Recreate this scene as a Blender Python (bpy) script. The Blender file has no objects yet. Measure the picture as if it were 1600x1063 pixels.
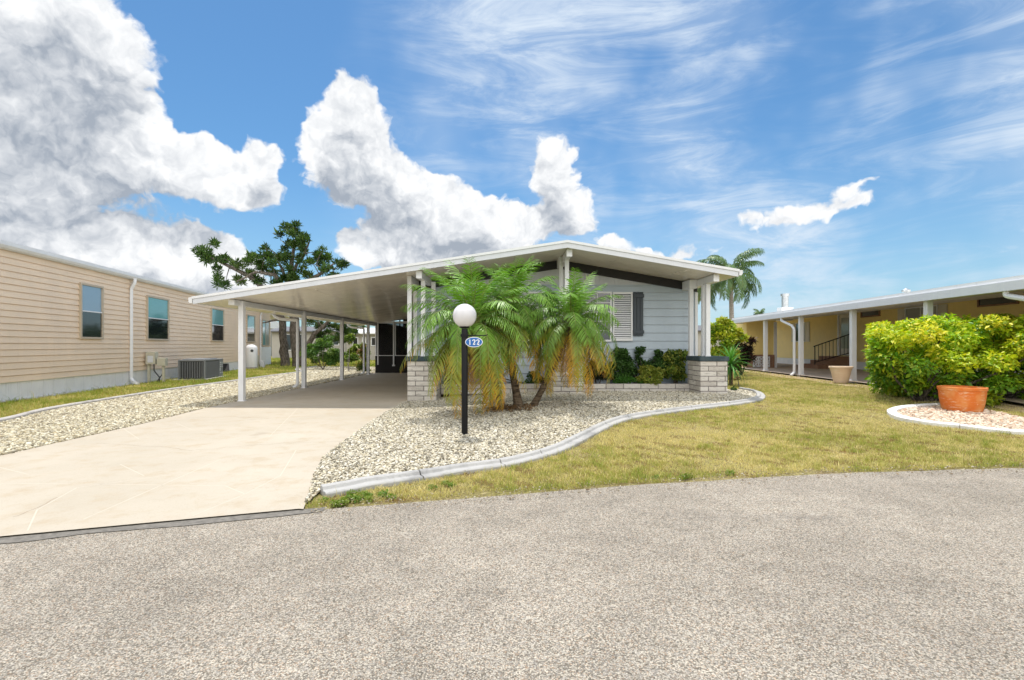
import bpy, bmesh, math, random
import numpy as np
from mathutils import Vector, Matrix, Euler

R = math.radians
random.seed(7)
SC = bpy.context.scene
COL = SC.collection

# ------------------------------------------------------------------ camera
FPX, CX, CY, CAMZ = 770.0, 792.0, 540.0, 1.35      # focal length and principal point in 1600 px units
cam_d = bpy.data.cameras.new('camera'); cam = bpy.data.objects.new('camera', cam_d); COL.objects.link(cam)
cam.location = (0, 0, CAMZ); cam.rotation_euler = (R(90), 0, 0)
cam_d.sensor_width = 36; cam_d.lens = FPX / 1600 * 36
cam_d.shift_x = (800 - CX) / 1600; cam_d.shift_y = (CY - 531.5) / 1600
cam_d.clip_start = 0.05; cam_d.clip_end = 3000
SC.camera = cam

# ------------------------------------------------------------------ light and exposure
SUNV = Vector((-0.06, 0.27, 1.0)).normalized()
sun_d = bpy.data.lights.new('sun', 'SUN'); sun = bpy.data.objects.new('sun', sun_d); COL.objects.link(sun)
sun_d.energy = 3.45; sun_d.angle = R(0.55); sun_d.color = (1.0, 0.955, 0.885)
sun.rotation_euler = SUNV.to_track_quat('Z', 'Y').to_euler(); sun.location = (0, 20, 40)
SC.view_settings.view_transform = 'Standard'; SC.view_settings.look = 'None'
SC.view_settings.exposure = 0.35; SC.view_settings.gamma = 1.0

class NT:
    """small node-graph writer"""
    def __init__(s, tree):
        s.t = tree; s.t.nodes.clear()
    def n(s, typ, ins=None, **props):
        nd = s.t.nodes.new(typ)
        for k, v in props.items(): setattr(nd, k, v)
        for k, v in (ins or {}).items():
            sock = nd.inputs[k]
            if isinstance(v, bpy.types.NodeSocket): s.t.links.new(v, sock)
            else: sock.default_value = v
        return nd
    def math(s, op, a, b=None, c=None, clamp=False):
        d = {0: a}
        if b is not None: d[1] = b
        if c is not None: d[2] = c
        return s.n('ShaderNodeMath', d, operation=op, use_clamp=clamp).outputs[0]
    def vmath(s, op, a, b=None):
        d = {0: a}
        if b is not None: d[1] = b
        return s.n('ShaderNodeVectorMath', d, operation=op).outputs[0]
    def ss(s, v, a, b, lo=0.0, hi=1.0):
        return s.n('ShaderNodeMapRange', {'Value': v, 'From Min': a, 'From Max': b, 'To Min': lo, 'To Max': hi}, interpolation_type='SMOOTHSTEP').outputs[0]
    def lin(s, v, a, b, lo=0.0, hi=1.0):
        return s.n('ShaderNodeMapRange', {'Value': v, 'From Min': a, 'From Max': b, 'To Min': lo, 'To Max': hi}).outputs[0]
    def mix(s, f, a, b, blend='MIX'):
        nd = s.t.nodes.new('ShaderNodeMix'); nd.data_type = 'RGBA'; nd.blend_type = blend
        for i, v in ((0, f), (6, a), (7, b)):
            if isinstance(v, bpy.types.NodeSocket): s.t.links.new(v, nd.inputs[i])
            else: nd.inputs[i].default_value = v if i == 0 else c4(v)
        return nd.outputs[2]
    def noise(s, vec, scale, detail=4, rough=.55, dist=0.0):
        return s.n('ShaderNodeTexNoise', {'Vector': vec, 'Scale': scale, 'Detail': detail, 'Roughness': rough, 'Distortion': dist}).outputs[0]
    def noisec(s, vec, scale, detail=4, rough=.55):
        return s.n('ShaderNodeTexNoise', {'Vector': vec, 'Scale': scale, 'Detail': detail, 'Roughness': rough}).outputs[1]
    def link(s, a, b): s.t.links.new(a, b)

def c4(c):
    return (c[0], c[1], c[2], 1.0) if len(c) == 3 else tuple(c)

def pxdir(px, py):
    return Vector(((px - CX) / FPX, 1.0, -(py - CY) / FPX))

# cumulus masses as soft ellipses on the sky sphere: compass/elevation taken as a viewing direction, half sizes, roll
CLOUDS = [
 (50,40,150,120,0),(150,70,75,95,0),(20,170,170,110,0),(150,165,82,75,0),(185,232,76,50,0),(90,255,190,70,0),(285,260,90,42,0),
 (360,283,75,36,15),(408,240,38,32,0),(180,36,26,16,-30),
 (20,360,140,64,0),(165,384,105,40,8),(285,392,90,48,10),(350,410,70,40,10),(100,440,260,55,0),(-30,290,90,40,0),
 (548,160,34,34,0),(510,218,34,46,0),(565,225,56,52,0),(522,272,46,46,0),(590,285,72,52,15),(655,312,80,50,15),(735,336,84,46,12),
 (802,357,66,38,15),(700,372,110,26,8),(600,366,46,26,0),(585,404,62,20,0),(541,377,18,15,0),(700,402,90,18,0,.8),
 (862,262,38,40,-20),(886,316,32,54,-25),(868,345,26,24,0),(955,383,24,16,0,.8),(1003,390,26,13,0,.7),(1070,396,46,14,0,.55),
 (1248,336,44,20,8,.60),(1320,324,66,15,-4,.55),(1326,298,46,14,-8,.55),(1168,348,40,14,0,.5),
 (-260,120,260,160,0),(-300,330,330,110,0),(1900,330,130,50,0),(2100,180,160,60,0),(-700,60,330,190,0),
]
def build_world():
    w = bpy.data.worlds.new('World'); SC.world = w; w.use_nodes = True
    g = NT(w.node_tree)
    sky = g.n('ShaderNodeTexSky', sky_type='NISHITA', sun_disc=False, sun_elevation=math.asin(SUNV.z),
              sun_rotation=math.atan2(SUNV.x, SUNV.y), air_density=1.15, dust_density=0.35, ozone_density=2.6, altitude=0)
    co = g.n('ShaderNodeTexCoord').outputs['Generated']
    def group(name, fn):
        grp = bpy.data.node_groups.new(name, 'ShaderNodeTree')
        grp.interface.new_socket('Dir', in_out='INPUT', socket_type='NodeSocketVector')
        grp.interface.new_socket('Value', in_out='OUTPUT', socket_type='NodeSocketFloat')
        q = NT(grp); r = fn(q, q.n('NodeGroupInput').outputs[0]); q.link(r, q.n('NodeGroupOutput').inputs[0])
        def call(vec):
            nd = g.n('ShaderNodeGroup', node_tree=grp); g.link(vec, nd.inputs[0]); return nd.outputs[0]
        return call
    def body_(q, wd):
        acc = None
        for (px, py, rx, ry, roll, *wt) in CLOUDS:
            d = pxdir(px, py); L = d.length; d.normalize()
            right = d.cross(Vector((0, 0, 1))).normalized(); up = right.cross(d)
            M = Matrix((right, d, up)).transposed() @ Matrix.Rotation(R(roll), 3, 'Y')
            # ellipse half sizes on the sphere (foreshortened away from the axis)
            mp = q.n('ShaderNodeMapping', {'Vector': wd, 'Location': d, 'Rotation': M.to_euler('XYZ'),
                  'Scale': (rx * 1.50 / FPX / L ** 1.5, 1.0, ry * 1.50 / FPX / L ** 1.3)}, vector_type='TEXTURE').outputs[0]
            v = q.n('ShaderNodeTexGradient', {'Vector': mp}, gradient_type='SPHERICAL').outputs[1]
            if wt: v = q.math('MULTIPLY', v, wt[0])
            acc = v if acc is None else q.math('SUBTRACT', q.math('ADD', acc, v), q.math('MULTIPLY', acc, v))
        return acc
    def puff_(q, gi):
        n1 = q.noise(gi, 7.0, 9, .58)
        n2 = q.noise(gi, 26.0, 5, .6)
        vo = q.n('ShaderNodeTexVoronoi', {'Vector': gi, 'Scale': 13.0, 'Detail': 3.0, 'Roughness': .6}, feature='F1', normalize=True).outputs[0]
        return q.math('ADD', q.math('ADD', q.math('MULTIPLY', q.math('SUBTRACT', n1, .5), 1.15), q.math('MULTIPLY', q.math('SUBTRACT', n2, .5), .42)), q.math('MULTIPLY', q.math('SUBTRACT', .42, vo), .85))
    body = group('cloud_body', body_); puff = group('cloud_puffs', puff_)
    wv = g.vmath('SUBTRACT', g.noisec(co, 9.0, 4, .6), (.5, .5, .5))
    wd = g.vmath('ADD', co, g.n('ShaderNodeVectorMath', {0: wv, 3: 0.095}, operation='SCALE').outputs[0])
    bA = body(wd); bC = body(g.vmath('ADD', wd, (0.0, 0.0, 0.075))); pA = puff(wd); pB = puff(g.vmath('ADD', wd, (0.006, 0, 0.018)))
    A = (bA, g.math('MULTIPLY', g.math('ADD', bA, pA), g.ss(bA, 0.0, .10)))
    alpha = g.ss(A[1], .36, .56)
    rel = g.math('SUBTRACT', pA, pB)                       # lit side minus side facing away from the sun
    thick = g.ss(g.math('ADD', bC, g.math('MULTIPLY', pA, -.85)), .15, 1.15)                               # how much cloud stands above this point
    light = g.math('ADD', g.math('MULTIPLY', rel, 1.6), g.math('SUBTRACT', .90, g.math('MULTIPLY', thick, .85)))
    light = g.math('MAXIMUM', g.math('MINIMUM', light, 1.0), .0)
    ccol = g.mix(light, (.31, .35, .41), (.80, .81, .82))
    # high thin cirrus: stretched noise
    rot = g.n('ShaderNodeMapping', {'Vector': co, 'Rotation': (0, R(-22), R(14)), 'Scale': (1.5, 2.0, 7.0)}).outputs[0]
    ci = g.noise(rot, 2.6, 8, .66, .9)
    ci2 = g.noise(co, 2.9, 4, .55)
    sx = g.n('ShaderNodeSeparateXYZ', {0: co})
    reg = g.ss(g.math('ADD', sx.outputs[0], g.math('MULTIPLY', ci2, .3)), -.16, .16)
    cir = g.math('MULTIPLY', g.math('ADD', g.math('MULTIPLY', g.ss(ci, .40, .74), g.ss(ci2, .32, .56)), g.math('MULTIPLY', g.ss(ci2, .36, .62), .42)), reg)
    # low pale veil near the horizon
    veil = g.ss(sx.outputs[2], 0.34, -0.02, 0.0, 0.40)
    skyc = g.n('ShaderNodeVectorMath', {0: sky.outputs[0], 1: (.058, .087, .102)}, operation='MULTIPLY').outputs[0]
    skyc = g.mix(veil, skyc, (.38, .53, .68))
    s1 = g.mix(g.math('MULTIPLY', cir, .68), skyc, (.60, .68, .77))
    s2 = g.mix(alpha, s1, ccol)
    # unseen bright cloud bank, added behind the camera to lift the shade
    fill_clouds = g.math('MULTIPLY', g.ss(g.noise(co, 1.9, 5, .6), .36, .52), g.ss(sx.outputs[1], .12, -.35))
    fill_clouds = g.math('MULTIPLY', fill_clouds, g.ss(sx.outputs[2], -.02, .06))
    s2 = g.mix(fill_clouds, s2, (1.85, 1.81, 1.74))
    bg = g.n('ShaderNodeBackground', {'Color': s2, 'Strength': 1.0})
    w.cycles.sampling_method = 'MANUAL'; w.cycles.sample_map_resolution = 256
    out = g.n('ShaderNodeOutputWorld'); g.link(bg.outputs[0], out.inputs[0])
build_world()

# ------------------------------------------------------------------ terrain maths
RE_X = [-60, -30, -8, -3.53, -1.6, 1.29, 3.45, 5.5, 7.5, 10, 16, 40, 80]
RE_Y = [-14, -5, 1.9, 3.43, 4.04, 4.77, 5.2, 5.42, 5.35, 4.9, 3.0, -8, -20]
def road_edge(x): return np.interp(x, RE_X, RE_Y)
def sst(t):
    t = np.clip(t, 0, 1); return t * t * (3 - 2 * t)
def H(x, y):
    return 0.17 * sst((np.asarray(x) + 2.2) / 3.5) * sst((np.asarray(y) - road_edge(x) - 1.0) / 5.5)
def P(px, py, D):                      # point at distance D seen at photo pixel px, py
    return Vector(((px - CX) / FPX * D, D, CAMZ - (py - CY) / FPX * D))
def G(px, py):                         # ground point seen at photo pixel
    z = 0.0
    for _ in range(12):
        D = FPX * (CAMZ - z) / (py - CY); X = (px - CX) / FPX * D; z = float(H(X, D))
    return (X, D)

# ------------------------------------------------------------------ mesh tools
ROOTM = {}
def tag(o, label=None, cat=None, group=None, kind=None):
    if label: o['label'] = label
    if cat: o['category'] = cat
    if group: o['group'] = group
    if kind: o['kind'] = kind
    return o
def thing(name, label, cat, loc=(0, 0, 0), rz=0, group=None):
    o = bpy.data.objects.new(name, None); COL.objects.link(o)
    o.location = loc; o.rotation_euler = (0, 0, rz); o.empty_display_size = .2
    ROOTM[o.name] = Matrix.Translation(loc) @ Matrix.Rotation(rz, 4, 'Z')
    return tag(o, label, cat, group)
def place(o, parent, local):
    """parent a mesh whose vertices are written in world (local False) or root (local True) space"""
    COL.objects.link(o)
    if parent is not None:
        o.parent = parent
        M = ROOTM[parent.name]
        if not local: o.data.transform(M.inverted())
        ROOTM[o.name] = M
    else:
        ROOTM[o.name] = Matrix.Identity(4)
    return o
class MB:
    def __init__(s): s.v = []; s.f = []
    def add(s, vs, fs):
        n = len(s.v); s.v += [tuple(v) for v in vs]; s.f += [tuple(i + n for i in f) for f in fs]; return s
    def box(s, x0, x1, y0, y1, z0, z1):
        return s.add([(x0,y0,z0),(x1,y0,z0),(x1,y1,z0),(x0,y1,z0),(x0,y0,z1),(x1,y0,z1),(x1,y1,z1),(x0,y1,z1)],
                     [(0,3,2,1),(4,5,6,7),(0,1,5,4),(1,2,6,5),(2,3,7,6),(3,0,4,7)])
    def prism(s, poly, a, b, axis='y'):
        """poly of (u,v): axis y -> (x,z); axis x -> (y,z); axis z -> (x,y)"""
        def p3(u, v, w): return {'y': (u, w, v), 'x': (w, u, v), 'z': (u, v, w)}[axis]
        n = len(poly)
        vs = [p3(u, v, a) for u, v in poly] + [p3(u, v, b) for u, v in poly]
        fs = [tuple(range(n))[::-1], tuple(range(n, 2 * n))] + [(i, (i + 1) % n, n + (i + 1) % n, n + i) for i in range(n)]
        return s.add(vs, fs)
    def beam(s, p, q, w, h, up=(0, 0, 1)):
        p = Vector(p); q = Vector(q); d = (q - p).normalized(); up = Vector(up)
        if abs(d.dot(up)) > .98: up = Vector((0, 1, 0))
        r = d.cross(up).normalized() * (w / 2); u = r.normalized().cross(d).normalized() * (h / 2)
        vs = [p - r - u, p + r - u, p + r + u, p - r + u, q - r - u, q + r - u, q + r + u, q - r + u]
        return s.add(vs, [(0,1,2,3),(7,6,5,4),(0,4,5,1),(1,5,6,2),(2,6,7,3),(3,7,4,0)])
    def tube(s, pts, rad, n=10, cap=True):
        pts = [Vector(p) for p in pts]
        if not hasattr(rad, '__len__'): rad = [rad] * len(pts)
        base = len(s.v); ref = None; vs = []; fs = []
        for i, p in enumerate(pts):
            d = (pts[min(i + 1, len(pts) - 1)] - pts[max(i - 1, 0)]).normalized()
            if ref is None: ref = Vector((1, 0, 0)) if abs(d.x) < .9 else Vector((0, 1, 0))
            a = d.cross(ref).normalized(); b = d.cross(a).normalized(); ref = b.cross(d) if False else ref
            for k in range(n):
                t = 2 * math.pi * k / n
                vs.append(p + (a * math.cos(t) + b * math.sin(t)) * rad[i])
        for i in range(len(pts) - 1):
            for k in range(n):
                fs.append((i*n+k, i*n+(k+1)%n, (i+1)*n+(k+1)%n, (i+1)*n+k))
        if cap:
            fs.append(tuple(range(n))[::-1]); fs.append(tuple(range((len(pts)-1)*n, len(pts)*n)))
        return s.add(vs, fs)
    def lathe(s, prof, n=32, c=(0, 0, 0)):
        vs = []; fs = []
        for r, z in prof:
            for k in range(n):
                t = 2 * math.pi * k / n; vs.append((c[0] + r * math.cos(t), c[1] + r * math.sin(t), c[2] + z))
        for i in range(len(prof) - 1):
            for k in range(n): fs.append((i*n+k, i*n+(k+1)%n, (i+1)*n+(k+1)%n, (i+1)*n+k))
        if prof[0][0] > 1e-4: fs.append(tuple(range(n))[::-1])
        if prof[-1][0] > 1e-4: fs.append(tuple(range((len(prof)-1)*n, len(prof)*n)))
        return s.add(vs, fs)
    def build(s, name, mat, parent=None, local=False, smooth=False, bevel=0.0, fix=True):
        me = bpy.data.meshes.new(name); me.from_pydata(s.v, [], s.f); me.materials.append(mat)
        if fix:
            bm = bmesh.new(); bm.from_mesh(me); bmesh.ops.recalc_face_normals(bm, faces=bm.faces); bm.to_mesh(me); bm.free()
        if smooth: me.polygons.foreach_set('use_smooth', [True] * len(me.polygons))
        o = bpy.data.objects.new(name, me); place(o, parent, local)
        if bevel:
            b = o.modifiers.new('bevel', 'BEVEL'); b.width = bevel; b.segments = 2; b.limit_method = 'ANGLE'; b.angle_limit = R(40)
        if smooth:
            try: me.set_sharp_from_angle(angle=R(40))
            except Exception: pass
        return o
def np_mesh(name, V, T, mat, parent=None, col=None, local=False, smooth=False):
    V = np.asarray(V, np.float32); T = np.asarray(T, np.int32)
    me = bpy.data.meshes.new(name)
    me.vertices.add(len(V)); me.vertices.foreach_set('co', V.ravel())
    me.loops.add(T.size); me.loops.foreach_set('vertex_index', T.ravel())
    me.polygons.add(len(T)); me.polygons.foreach_set('loop_start', np.arange(0, T.size, 3, dtype=np.int32))
    me.update(calc_edges=True)
    if smooth: me.polygons.foreach_set('use_smooth', np.ones(len(T), bool))
    if col is not None:
        a = me.color_attributes.new('Col', 'FLOAT_COLOR', 'POINT')
        c = np.ones((len(V), 4), np.float32); c[:, :3] = col; a.data.foreach_set('color', c.ravel())
    me.materials.append(mat)
    o = bpy.data.objects.new(name, me)
    return place(o, parent, local)
def drape(name, poly, dz, mat, step=.5, thick=0.0):
    """a sheet over the terrain inside a polygon"""
    bm = bmesh.new()
    bm.faces.new([bm.verts.new((x, y, 0)) for x, y in poly])
    xs = [p[0] for p in poly]; ys = [p[1] for p in poly]
    def cuts(lo, hi, ax):
        k = math.ceil(lo / step)
        while k * step < hi:
            c = [0, 0, 0]; c[ax] = k * step + .0007; n = [0, 0, 0]; n[ax] = 1
            bmesh.ops.bisect_plane(bm, geom=bm.verts[:] + bm.edges[:] + bm.faces[:], plane_co=c, plane_no=n, dist=1e-5)
            k += 1
    cuts(min(xs), max(xs), 0); cuts(min(ys), max(ys), 1)
    for v in bm.verts: v.co.z = float(H(v.co.x, v.co.y)) + dz
    bmesh.ops.recalc_face_normals(bm, faces=bm.faces)
    for f in bm.faces:
        if f.normal.z < 0: f.normal_flip()
    if thick:
        r = bmesh.ops.extrude_face_region(bm, geom=bm.faces[:])
        for v in [e for e in r['geom'] if isinstance(e, bmesh.types.BMVert)]: pass
    me = bpy.data.meshes.new(name); bm.to_mesh(me); bm.free(); me.materials.append(mat)
    o = bpy.data.objects.new(name, me); place(o, None, False); return o

# ------------------------------------------------------------------ materials
MATS = {}
def newmat(name):
    m = bpy.data.materials.new(name); m.use_nodes = True; MATS[name] = m
    g = NT(m.node_tree)
    out = g.n('ShaderNodeOutputMaterial'); bs = g.n('ShaderNodeBsdfPrincipled'); g.link(bs.outputs[0], out.inputs[0])
    g.co = g.n('ShaderNodeTexCoord').outputs['Object']; g.bs = bs; g.out = out
    return m, g
def setin(g, **kw):
    names = {'base': 'Base Color', 'rough': 'Roughness', 'metal': 'Metallic', 'spec': 'Specular IOR Level', 'normal': 'Normal', 'coat': 'Coat Weight'}
    for k, v in kw.items():
        s = g.bs.inputs[names[k]]
        if isinstance(v, bpy.types.NodeSocket): g.link(v, s)
        else: s.default_value = c4(v) if k == 'base' else v
def bump(g, h, strength=.3, dist=.01):
    return g.n('ShaderNodeBump', {'Height': h, 'Strength': strength, 'Distance': dist}).outputs[0]
def paint(name, col, rough=.45, var=.08, dirt=.10, scale=3.0, metal=0.0, spec=.4, coat=0.0):
    """painted or plain surface with slight tone drift, grime streaks and fine unevenness"""
    m, g = newmat(name)
    a = g.noise(g.co, scale, 5, .6)
    st = g.n('ShaderNodeMapping', {'Vector': g.co, 'Scale': (9, 9, .7)}).outputs[0]
    b = g.noise(st, 2.0, 5, .65)
    f = g.math('ADD', g.lin(a, .3, .7, 1 - var, 1 + var), g.ss(b, .52, .80, 0.0, -dirt))
    cc = g.n('ShaderNodeVectorMath', {0: col, 3: f}, operation='SCALE').outputs[0]
    setin(g, base=cc, rough=g.lin(a, .3, .7, rough - .06, rough + .08), metal=metal, spec=spec, coat=coat,
          normal=bump(g, g.noise(g.co, 60, 3, .5), .12, .004))
    return m
def leafmat(name, trans=.35, rough=.45, spec=.35):
    m, g = newmat(name)
    at = g.n('ShaderNodeAttribute', attribute_name='Col').outputs[0]
    setin(g, base=at, rough=rough, spec=spec)
    tr = g.n('ShaderNodeBsdfTranslucent', {'Color': g.mix(1.0, at, (1.25, 1.3, .55), 'MULTIPLY')})
    mx = g.n('ShaderNodeMixShader', {0: trans}); g.link(g.bs.outputs[0], mx.inputs[1]); g.link(tr.outputs[0], mx.inputs[2])
    g.link(mx.outputs[0], g.out.inputs[0])
    return m

M_WHITE = paint('white_paint', (.74, .75, .77), .4, .03, .10)
M_TRIM = paint('grey_white_trim', (.62, .64, .68), .4, .04, .10)
M_SOFFIT = paint('cream_soffit', (.84, .77, .66), .20, .03, .0, 1.2, 0.0, .7)
M_BLUE = paint('pale_blue_siding', (.43, .50, .57), .55, .05, .10)
M_GABLE = paint('grey_gable_panel', (.56, .58, .62), .55, .04, .08)
M_BLACK = paint('black_paint', (.006, .006, .007), .38, .15, 0, 3.0, 0.0, .22)
M_DARKTRIM = paint('charcoal_rake', (.016, .015, .016), .5, .15, 0)
M_SHUT = paint('slate_shutter', (.045, .058, .072), .5, .1, .1)
M_PEACH = paint('peach_siding', (.84, .665, .49), .5, .05, .10, 1.4)
M_SKIRT = paint('white_skirting', (.82, .82, .82), .5, .05, .16)
M_YELLOW = paint('yellow_siding', (.84, .66, .27), .5, .05, .08)
M_PALEY = paint('pale_frame', (.62, .57, .47), .5, .05, .08)
M_TAN = paint('bronze_window_frame', (.50, .42, .32), .5, .05, .05)
M_METALG = paint('grey_cabinet', (.23, .24, .25), .45, .06, .1, 4, .2)
M_METALD = paint('dark_cabinet', (.055, .058, .062), .5, .1, .1, 4, .2)
M_GALV = paint('galvanised_steel', (.55, .57, .58), .35, .15, .15, 6, .8)
M_BEIGEBOX = paint('beige_meter_box', (.50, .48, .38), .5, .06, .12)
M_MULCH = paint('dark_mulch', (.05, .035, .025), .95, .4, 0, 20)
M_ROOFW = paint('white_metal_roof', (.80, .81, .82), .35, .04, .08)
M_DARKIN = paint('dark_screen_interior', (.012, .011, .011), .8, .3, 0)
M_FARGREY = paint('far_grey_roof', (.13, .13, .14), .7, .1, .1)
M_FARWALL = paint('far_white_wall', (.40, .38, .34), .6, .05, .12)

def mat_glass(name, col, rough=.06):
    m, g = newmat(name)
    n = g.noise(g.co, 1.3, 3)
    setin(g, base=col, rough=rough, spec=.9, normal=bump(g, n, .08, .02), coat=.3)
    return m
M_GLASSD = mat_glass('dark_glass', (.012, .016, .020))
M_GLASST = mat_glass('teal_blind_glass', (.12, .34, .36), .10)
M_GLASSB = mat_glass('curtain_blue_glass', (.22, .33, .44), .10)
M_GLASSC = mat_glass('curtained_glass', (.30, .32, .30), .15)

def mat_screen():
    m, g = newmat('insect_screen')
    setin(g, base=(.02, .02, .02), rough=.8)
    tr = g.n('ShaderNodeBsdfTransparent', {'Color': (.75, .75, .75, 1)})
    mx = g.n('ShaderNodeMixShader', {0: .45}); g.link(g.bs.outputs[0], mx.inputs[2]); g.link(tr.outputs[0], mx.inputs[1])
    g.link(mx.outputs[0], g.out.inputs[0]); return m
M_SCREEN = mat_screen()

def mat_globe():
    m, g = newmat('opal_globe')
    setin(g, base=(.66, .65, .67), rough=.18, spec=.5)
    g.bs.inputs['Subsurface Weight'].default_value = .35
    g.bs.inputs['Subsurface Radius'].default_value = (.1, .1, .1)
    return m
M_GLOBE = mat_globe()

def mat_brick(horiz=True):
    m, g = newmat('painted_block')
    a = g.noise(g.co, 2.2, 6, .65); b = g.noise(g.co, 24, 5, .6)
    rnd = g.n('ShaderNodeNewGeometry').outputs['Random Per Island']
    st = g.n('ShaderNodeMapping', {'Vector': g.co, 'Scale': (3, 3, 14)}).outputs[0]
    dirt = g.ss(g.noise(st, 2.2, 6, .7), .50, .74)
    c = g.mix(rnd, (.50, .46, .41), (.70, .66, .60))
    c = g.mix(g.math('MULTIPLY', dirt, .75), c, (.17, .15, .13))
    c = g.mix(g.ss(b, .45, .75, 0, .35), c, (.74, .72, .69))
    setin(g, base=c, rough=.9, spec=.15, normal=bump(g, g.math('ADD', b, a), .6, .012))
    return m
M_BRICK = mat_brick()
M_MORTAR = paint('grey_mortar', (.19, .17, .16), .95, .15, .1, 12)

def mat_asphalt():
    m, g = newmat('worn_asphalt')
    v = g.n('ShaderNodeTexVoronoi', {'Vector': g.co, 'Scale': 150.0, 'Randomness': 1.0})
    sp = g.n('ShaderNodeSeparateColor', {0: v.outputs['Color']})
    v2 = g.n('ShaderNodeTexVoronoi', {'Vector': g.co, 'Scale': 95.0})
    sp2 = g.n('ShaderNodeSeparateColor', {0: v2.outputs['Color']})
    big = g.noise(g.co, .55, 5, .6); mid = g.noise(g.co, 3.1, 5, .65); fine = g.noise(g.co, 42, 4, .7)
    c = g.mix(g.ss(sp.outputs[0], .05, .95), (.17, .15, .12), (.56, .505, .42))
    c = g.mix(g.math('MULTIPLY', g.ss(sp.outputs[1], .80, .9), .55), c, (.44, .30, .20))
    c = g.mix(g.ss(sp2.outputs[0], .55, 1.0, 0, .6), c, (.40, .375, .34))
    c = g.mix(g.ss(v.outputs['Distance'], .45, .75, 0, .45), c, (.05, .046, .04))
    c = g.mix(g.ss(g.noise(g.n('ShaderNodeMapping', {'Vector': g.co, 'Scale': (.5, 1.6, 1)}).outputs[0], .9, 6, .7), .54, .72, 0, .45), c, (.13, .12, .11))
    tone = g.math('ADD', g.lin(big, .32, .68, .80, 1.10), g.lin(mid, .3, .7, -.10, .14))
    c = g.n('ShaderNodeVectorMath', {0: c, 3: g.math('MULTIPLY', tone, g.lin(fine, .3, .7, .86, 1.14))}, operation='SCALE').outputs[0]
    # tar seam along the outer edge of the road
    yy = g.n('ShaderNodeSeparateXYZ', {0: g.co})
    fine2 = g.noise(g.co, 7, 4, .7)
    # weathered bright wheel-worn areas
    hgt = g.math('SUBTRACT', g.math('MULTIPLY', sp.outputs[0], .5), v.outputs['Distance'])
    setin(g, base=c, rough=.9, spec=.2, normal=bump(g, g.math('ADD', hgt, g.math('MULTIPLY', fine, .8)), .8, .006))
    return m
M_ASPH = mat_asphalt()
M_TAR = paint('dark_asphalt_seam', (.16, .148, .13), .9, .35, .2, 22)

def mat_concrete():
    m, g = newmat('driveway_concrete')
    a = g.noise(g.co, .5, 6, .6); b = g.noise(g.co, 3.0, 6, .68); f = g.noise(g.co, 60, 5, .7)
    c = g.mix(g.lin(a, .3, .7), (.39, .345, .275), (.475, .425, .35))
    c = g.mix(g.ss(b, .46, .72, 0, .6), c, (.38, .305, .21))
    spk = g.n('ShaderNodeTexVoronoi', {'Vector': g.co, 'Scale': 120.0})
    s1 = g.n('ShaderNodeSeparateColor', {0: spk.outputs['Color']})
    c = g.mix(g.math('MULTIPLY', g.ss(s1.outputs[0], .8, 1.0), .25), c, (.30, .25, .19))
    # stains: a few oil blotches
    st = g.noise(g.co, 1.15, 3, .5)
    c = g.mix(g.ss(st, .66, .76, 0, .30), c, (.25, .20, .15))
    # old cracks, wandering
    wv = g.vmath('ADD', g.co, g.n('ShaderNodeVectorMath', {0: g.noisec(g.co, 1.6, 6, .7), 3: .9}, operation='SCALE').outputs[0])
    cr = g.n('ShaderNodeTexVoronoi', {'Vector': wv, 'Scale': .28}, feature='DISTANCE_TO_EDGE').outputs[0]
    brk = g.ss(g.noise(g.co, .9, 3, .5), .46, .56)
    c = g.mix(g.math('MULTIPLY', g.ss(cr, .0045, .001), g.math('MULTIPLY', brk, .12)), c, (.22, .17, .12))
    setin(g, base=c, rough=.85, spec=.25, normal=bump(g, g.math('ADD', f, b), .35, .004))
    return m
M_CONC = mat_concrete()
M_SCORE = paint('pale_scored_line', (.495, .445, .365), .85, .08, 0, 20)
M_CRACK = paint('dark_crack', (.27, .215, .16), .9, .3, 0, 30)

def mat_kerb(name, base, dark):
    m, g = newmat(name)
    a = g.noise(g.co, 2.0, 6, .7); b = g.noise(g.co, 30, 5, .7)
    c = g.mix(g.ss(a, .48, .72, 0, .8), base, dark)
    c = g.mix(g.ss(b, .5, .8, 0, .35), c, tuple(x * .6 for x in dark))
    setin(g, base=c, rough=.9, spec=.2, normal=bump(g, b, .5, .006)); return m
M_KERB = mat_kerb('kerb_concrete', (.40, .395, .385), (.21, .21, .21))
M_KERBL = mat_kerb('old_kerb_concrete', (.44, .42, .40), (.22, .21, .20))
M_KERBW = mat_kerb('white_painted_kerb', (.76, .75, .73), (.50, .48, .45))
M_SLAB = mat_kerb('patio_concrete', (.50, .41, .33), (.36, .28, .21))

def mat_ground():
    m, g = newmat('lawn_soil')
    a = g.noise(g.co, .45, 5, .6); b = g.noise(g.co, 1.7, 6, .65); f = g.noise(g.co, 45, 5, .75); f2 = g.noise(g.co, 12, 5, .7)
    c = g.mix(g.ss(a, .35, .65), (.25, .22, .07), (.44, .37, .17))
    c = g.mix(g.ss(b, .42, .68, 0, .6), c, (.26, .25, .07))
    c = g.mix(g.ss(f2, .50, .74, 0, .7), c, (.50, .42, .25))
    c = g.mix(g.ss(g.noise(g.co, 2.6, 5, .7), .52, .66, 0, .85), c, (.20, .13, .07))
    c = g.mix(g.ss(f, .40, .62, .75, 0), c, (.10, .085, .035))
    setin(g, base=c, rough=.95, spec=.1, normal=bump(g, f, .9, .02)); return m
M_GROUND = mat_ground()
M_DIRT = mat_kerb('sandy_dirt', (.42, .32, .21), (.24, .16, .10))

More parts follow.
